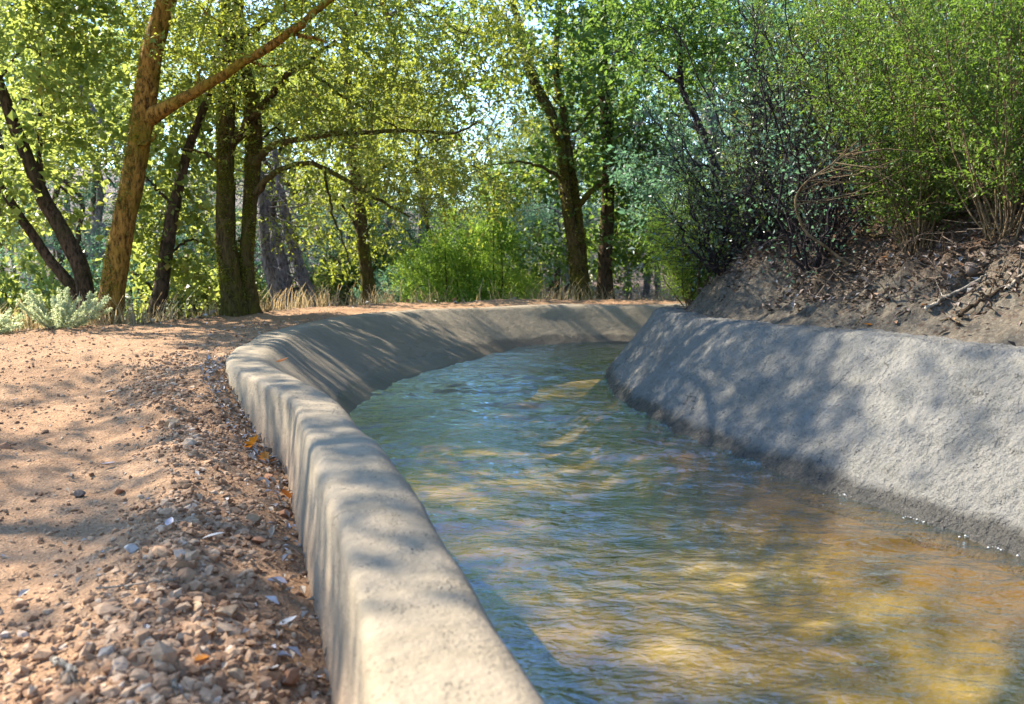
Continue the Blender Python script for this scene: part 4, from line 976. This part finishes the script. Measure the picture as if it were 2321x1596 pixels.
# twigs on the bank
TP = scatter(3200, .9, 5.5, 1.5, 9.5, lambda x, y, r_: (r_ == 1)); d = seg_dist(TP[:, 0], TP[:, 1], OTR_c)[0]
TP = TP[rng.uniform(size=len(TP)) < sstep(.08, .6, d)]
mb = MB()
for p in TP:
    l_ = rng.uniform(.08, .5); az = rng.uniform(0, 6.28); e = rng.uniform(-.1, .5); dd = np.array([math.cos(az), math.sin(az), e]); q = rng.normal(size=3) * .12 * l_
    v, f = tube(np.array([p + [0, 0, .01], p + dd * l_ * .35 + q + [0, 0, .02], p + dd * l_ * .7 - q * .6, p + dd * l_ + q * .3]), np.array([.0035, .003, .002, .0008]) * rng.uniform(.5, 1.3), 4); mb.add(v, f)
tag(mb.build('twig_litter', BK_TWIG), 'tangle of dry twigs on the bank below the shrubs', 'twigs', kind='stuff')
# dry grass on the far edge
GP = scatter(90000, -5.5, 6, 6.8, 16, lambda x, y, r_: (r_ == 2) | (r_ == 3), 1.2)
dE = seg_dist(GP[:, 0], GP[:, 1], EDGE)[0]; GP = GP[rng.uniform(size=len(GP)) < np.exp(-dE / 1.6) * (0.15 + sstep(-.15, .25, vnoise(GP[:, 0] / .6, GP[:, 1] / .6, 6)))]
n = len(GP); hgt = .08 + .28 * rng.uniform(size=n) ** 1.5; az = rng.uniform(0, 6.28, n); ln = np.stack([np.cos(az), np.sin(az), np.zeros(n)], 1); sd_ = np.stack([-np.sin(az), np.cos(az), np.zeros(n)], 1)
w_ = .0022 + .0025 * rng.uniform(size=(n, 1))
b0 = GP - [0, 0, .02]; m1 = b0 + np.c_[np.zeros((n, 2)), hgt * .6] + ln * hgt[:, None] * .15; tp = b0 + np.c_[np.zeros((n, 2)), hgt] + ln * hgt[:, None] * .55
V = np.stack([b0 - sd_ * w_, b0 + sd_ * w_, m1 + sd_ * w_, m1 - sd_ * w_, tp + sd_ * w_ * .4, tp - sd_ * w_ * .4], 1).reshape(-1, 3); i6 = (np.arange(n) * 6)[:, None]
F = np.concatenate([i6 + [0, 1, 2, 3], i6 + [3, 2, 4, 5]])
mb = MB(); mb.add(V, F); tag(mb.build('dry_grass', M_DRYGRASS, smooth=False), 'straw-coloured dry grass along the far edge of the path', 'grass', kind='stuff')
# ------------------------------------------------------------------ single stones, leaves and sticks
def ray_ground(x, y):
    """where the sight line through a photo pixel meets the ground"""
    d = at(x, y, 1.0) - np.array([0, 0, CAM_H]); t = np.linspace(.6, 14, 4000); P = np.array([0, 0, CAM_H]) + d[None] * t[:, None]
    z = terrain_z(P[:, 0], P[:, 1], True)[0]; k = int(np.argmax(P[:, 2] < z)); return P[k], t[k]
def rock(px, py, wpx, lab, col, flat=.6, asp=.75):
    p, Y = ray_ground(px, py); w_ = wpx / 2000 * Y
    v, f = icosa()
    for _ in range(2):                                              # two rounds of splitting every face
        nv = list(v); mid = {}; nf = []
        def md(a, b):
            k = (min(a, b), max(a, b))
            if k not in mid: mid[k] = len(nv); nv.append(nrm((nv[a] + nv[b])[None])[0])
            return mid[k]
        for a, b, c in f:
            ab, bc, ca = md(a, b), md(b, c), md(c, a); nf += [(a, ab, ca), (ab, b, bc), (ca, bc, c), (ab, bc, ca)]
        v = np.array(nv); f = np.array(nf)
    for q in rdir(9):                                               # chop planes: an angular broken stone
        h = v @ q; lim = rng.uniform(.42, .72); v = v - np.maximum(h - lim, 0)[:, None] * q
    v = v * (1 + .05 * vnoise(v[:, :1] * 3 + px, v[:, 1:2] * 3 + v[:, 2:] * 2, 3)); az = rng.uniform(0, 6.28)
    v = v * np.array([1, asp, flat]) * w_ * .62; c, s_ = math.cos(az), math.sin(az); v = v @ np.array([[c, s_, 0], [-s_, c, 0], [0, 0, 1]])
    mb = MB(); mb.add(v, f); m = M_ROCKS[col]
    o = mb.build('rock', m, smooth=False); o.location = p + np.array([0, 0, w_ * flat * .30]); tag(o, lab, 'rock')
def rockmat(n, a, b): return mat_dirt(n, [k * .55 for k in a], a, b, 0, bumpd=.006)
M_ROCKS = {'red': rockmat('red_rock', (.26, .12, .06), (.38, .21, .12)), 'tan': rockmat('tan_rock', (.34, .22, .12), (.46, .33, .21)), 'grey': rockmat('grey_rock', (.30, .27, .23), (.42, .38, .33)), 'dark': rockmat('dark_rock', (.10, .075, .06), (.17, .13, .10))}
for a in [(660, 1552, 66, 'reddish broken rock at the foot of the wall, nearest the camera', 'red'), (515, 1400, 58, 'tan angular rock lying out in the gravel', 'tan'), (646, 1172, 40, 'dark red rock wedged against the wall', 'red'),
          (592, 1232, 40, 'orange-brown rock a little out from the wedged red rock', 'red'), (10, 1016, 34, 'brown rock at the left edge of the path', 'red'), (386, 966, 40, 'low brown stone alone in the middle of the path', 'tan'),
          (452, 1382, 40, 'rounded tan stone left of the angular rock', 'tan'), (576, 1178, 36, 'tan stone on top of the gravel ridge', 'tan'), (536, 1540, 46, 'flat tan stone in the near gravel', 'tan'), (300, 1250, 34, 'flat grey stone in the middle of the path', 'grey'),
          (270, 1118, 30, 'small brown stone among chips left of the pale leaf', 'red'), (178, 1128, 34, 'dark brown chip of rock on the bare dirt', 'dark'), (610, 1085, 26, 'small red stone below the orange leaf', 'red'), (2200, 620, 52, 'dark flat rock jutting from the bank', 'dark')]: rock(*a)
def loose_leaf(px, py, lpx, lab, mat, lobes=False, wr=.5, curl=.25, tilt=.3, name='fallen_leaf', p=None, Y=None):
    if p is None: p, Y = ray_ground(px, py)
    L = lpx * 1.2 / 2000 * Y; m = 21; t = np.linspace(0, 1, m); hw = np.sin(np.pi * t ** .8) ** .8 * wr * .5
    if lobes: hw = hw * (1 + .35 * np.cos(t * 2 * np.pi * 3.5 + 2.6))
    az = rng.uniform(0, 6.28); z = curl * (t - .5) ** 2
    C = np.stack([t - .5, t * 0, z], 1); Lf = C + np.stack([t * 0, hw, hw * .5], 1); Rt = C + np.stack([t * 0, -hw, hw * .45], 1)
    V = np.concatenate([Lf, C, Rt]) * L; i = np.arange(m - 1); F = np.concatenate([np.stack([i, i + m, i + m + 1, i + 1], 1), np.stack([i + m, i + 2 * m, i + 2 * m + 1, i + m + 1], 1)])
    ct, st_ = math.cos(tilt), math.sin(tilt); V = V @ np.array([[ct, 0, st_], [0, 1, 0], [-st_, 0, ct]]); c, s_ = math.cos(az), math.sin(az); V = V @ np.array([[c, s_, 0], [-s_, c, 0], [0, 0, 1]])
    mb = MB(); mb.add(V, F); o = mb.build(name, mat); o.location = np.asarray(p) + np.array([0, 0, .014 - min(0, V[:, 2].min())]); tag(o, lab, 'leaf')
for a in [(576, 1027, 40, 'bright orange lobed leaf standing in the gutter by the wall', M_ORANGE, True, .7, .3, .9), (600, 1048, 34, 'yellow-orange curled leaf below the bright orange leaf', M_ORANGE, True, .6, .4, .4), (624, 1020, 34, 'rust brown leaf leaning on the wall beside the orange leaf', M_RUST, True, .6, .4, .8), (618, 1056, 30, 'dark rust leaf right of the yellow-orange leaf', M_RUST, True, .6, .3, .3),
          (648, 1142, 34, 'rust leaf against the wall above the wedged red rock', M_RUST, True, .65, .4, .8), (458, 1512, 40, 'orange leaf half buried in the near gravel', M_ORANGE, True, .6, .2, .2), (245, 1060, 32, 'pale lilac leaf on bare dirt at the left', M_PALELILAC, False, .35, .3, .1), (385, 1196, 34, 'pale lilac leaf in the middle of the stony path', M_PALELILAC, False, .45, .3, .2),
          (628, 1337, 40, 'round pale lilac leaf in the gutter by the wall', M_PALELILAC, False, .8, .2, .3), (655, 1428, 40, 'pale curled leaf at the foot of the wall', M_PALEGREY, False, .6, .5, .4), (618, 1538, 44, 'pale leaf beside the nearest reddish rock', M_PALEGREY, False, .6, .4, .4), (484, 1234, 50, 'long grey sliver of bark on the path', M_PALEGREY, False, .35, .1, .3),
          (616, 996, 34, 'white leaf lying flat in the gutter above the orange leaf', M_PALELILAC, False, .4, .2, .1), (590, 965, 28, 'white leaf on edge in the gutter', M_PALELILAC, False, .5, .2, .9), (250, 895, 20, 'small white leaf far along the path', M_PALEGREY, False, .5, .2, .2), (1966, 742, 20, 'yellow leaf lying on the ledge below the bank', M_ORANGE, False, .5, .2, .1)]: loose_leaf(*a)
loose_leaf(0, 0, 26, 'red-brown leaf lying on top of the low wall', M_RUST, False, .5, .4, .3, p=np.array([-1.24, 4.74, .255]), Y=4.7)
def stick(pts, r, lab, mat, Ys=None, name='fallen_stick', lift=.012):
    Q = []
    for q in pts: p, Y = ray_ground(*q); Q.append(p + np.array([0, 0, lift + r]))
    P = pathr(np.array(Q), 20, r * .35); base = P[0]; root = tag(empty(name, base), lab, 'stick')
    mb = MB(); v, f = tube(P, np.linspace(r, r * .55, 20), 7, .25, int(pts[0][0])); mb.add(v - base, f); mb.build('stick', mat, root)
    mb = MB()
    for q in range(3):
        i = rng.integers(4, 18); d = nrm((P[i + 1] - P[i])[None])[0] + rng.normal(size=3) * .5; l_ = rng.uniform(.04, .10) + r * 3
        v, f = tube(np.array([P[i], P[i] + d * l_ * .5 + [0, 0, .006], P[i] + d * l_]), [r * .35, r * .25, r * .1], 4); mb.add(v - base, f)
    mb.build('side_twig', mat, root)
stick([(2097, 712), (2160, 676), (2236, 634)], .011, 'grey stick lying up the bank, left of two parallel ones', BK_BLEACH)
stick([(2171, 726), (2230, 688), (2290, 652)], .012, 'brown stick lying up the bank, right of two parallel ones', BK_BROWN)
stick([(1930, 531), (1985, 543), (2043, 541)], .013, 'short log lying level under the broom shrubs', BK_BROWN)
stick([(2280, 668), (2300, 650), (2320, 630)], .011, 'stick at the right edge of the bank', BK_BLEACH)
stick([(1938, 744), (1950, 728), (1962, 712)], .004, 'thin reddish twig standing at the ledge', BK_DRY)
stick([(2130, 735), (2155, 730), (2180, 742)], .004, 'thin forked twig lying on the ledge under the parallel sticks', BK_DRY)
stick([(218, 1347), (310, 1338), (404, 1324)], .0028, 'long straw-coloured stalk lying across the near gravel', BK_BLEACH)
stick([(120, 1512), (150, 1530), (175, 1545)], .007, 'short pale stick in the near gravel at the left', BK_BLEACH)
stick([(396, 1560), (399, 1580), (402, 1596)], .004, 'pale stalk at the bottom edge of the gravel', BK_BLEACH)
# pale bubbles along the right-hand wall, also standing in for waterline glints
k = (WL_R[:, 1] > 1.5) & (WL_R[:, 1] < 8.3); W0 = WL_R[k]; n = 1500; i = rng.integers(0, len(W0) - 1, n); fr = rng.uniform(size=(n, 1))
Pb = W0[i] * (1 - fr) + W0[i + 1] * fr + NR[k][i] * (rng.exponential(.012, n) - .012)[:, None] * -1
keep_ = vnoise(Pb[:, 1] / .12, Pb[:, 1] * 0, 7) + .5 * vnoise(Pb[:, 1] / .03, Pb[:, 1] * 0, 8) > .08; Pb = Pb[keep_]
v0, f0 = icosa(); n = len(Pb); sz = .0015 + .003 * rng.uniform(size=n) ** 2
V = v0[None] * sz[:, None, None] * np.array([1, 1, .7]) + np.c_[Pb, np.full(n, Z_W + .004)][:, None]; F = (f0[None] + (np.arange(n) * 12)[:, None, None]).reshape(-1, 3)
M_FOAM_GLINTS = NT('foam_glints'); M_FOAM_GLINTS = M_FOAM_GLINTS.finish(M_FOAM_GLINTS.pbr((.55, .55, .52), .15, None, .6).outputs[0])
mb = MB(); mb.add(V.reshape(-1, 3), F); tag(mb.build('foam_glints', M_FOAM_GLINTS), 'line of tiny bubbles doubling as glints where the water meets the sloping wall', 'foam_glints', kind='stuff')
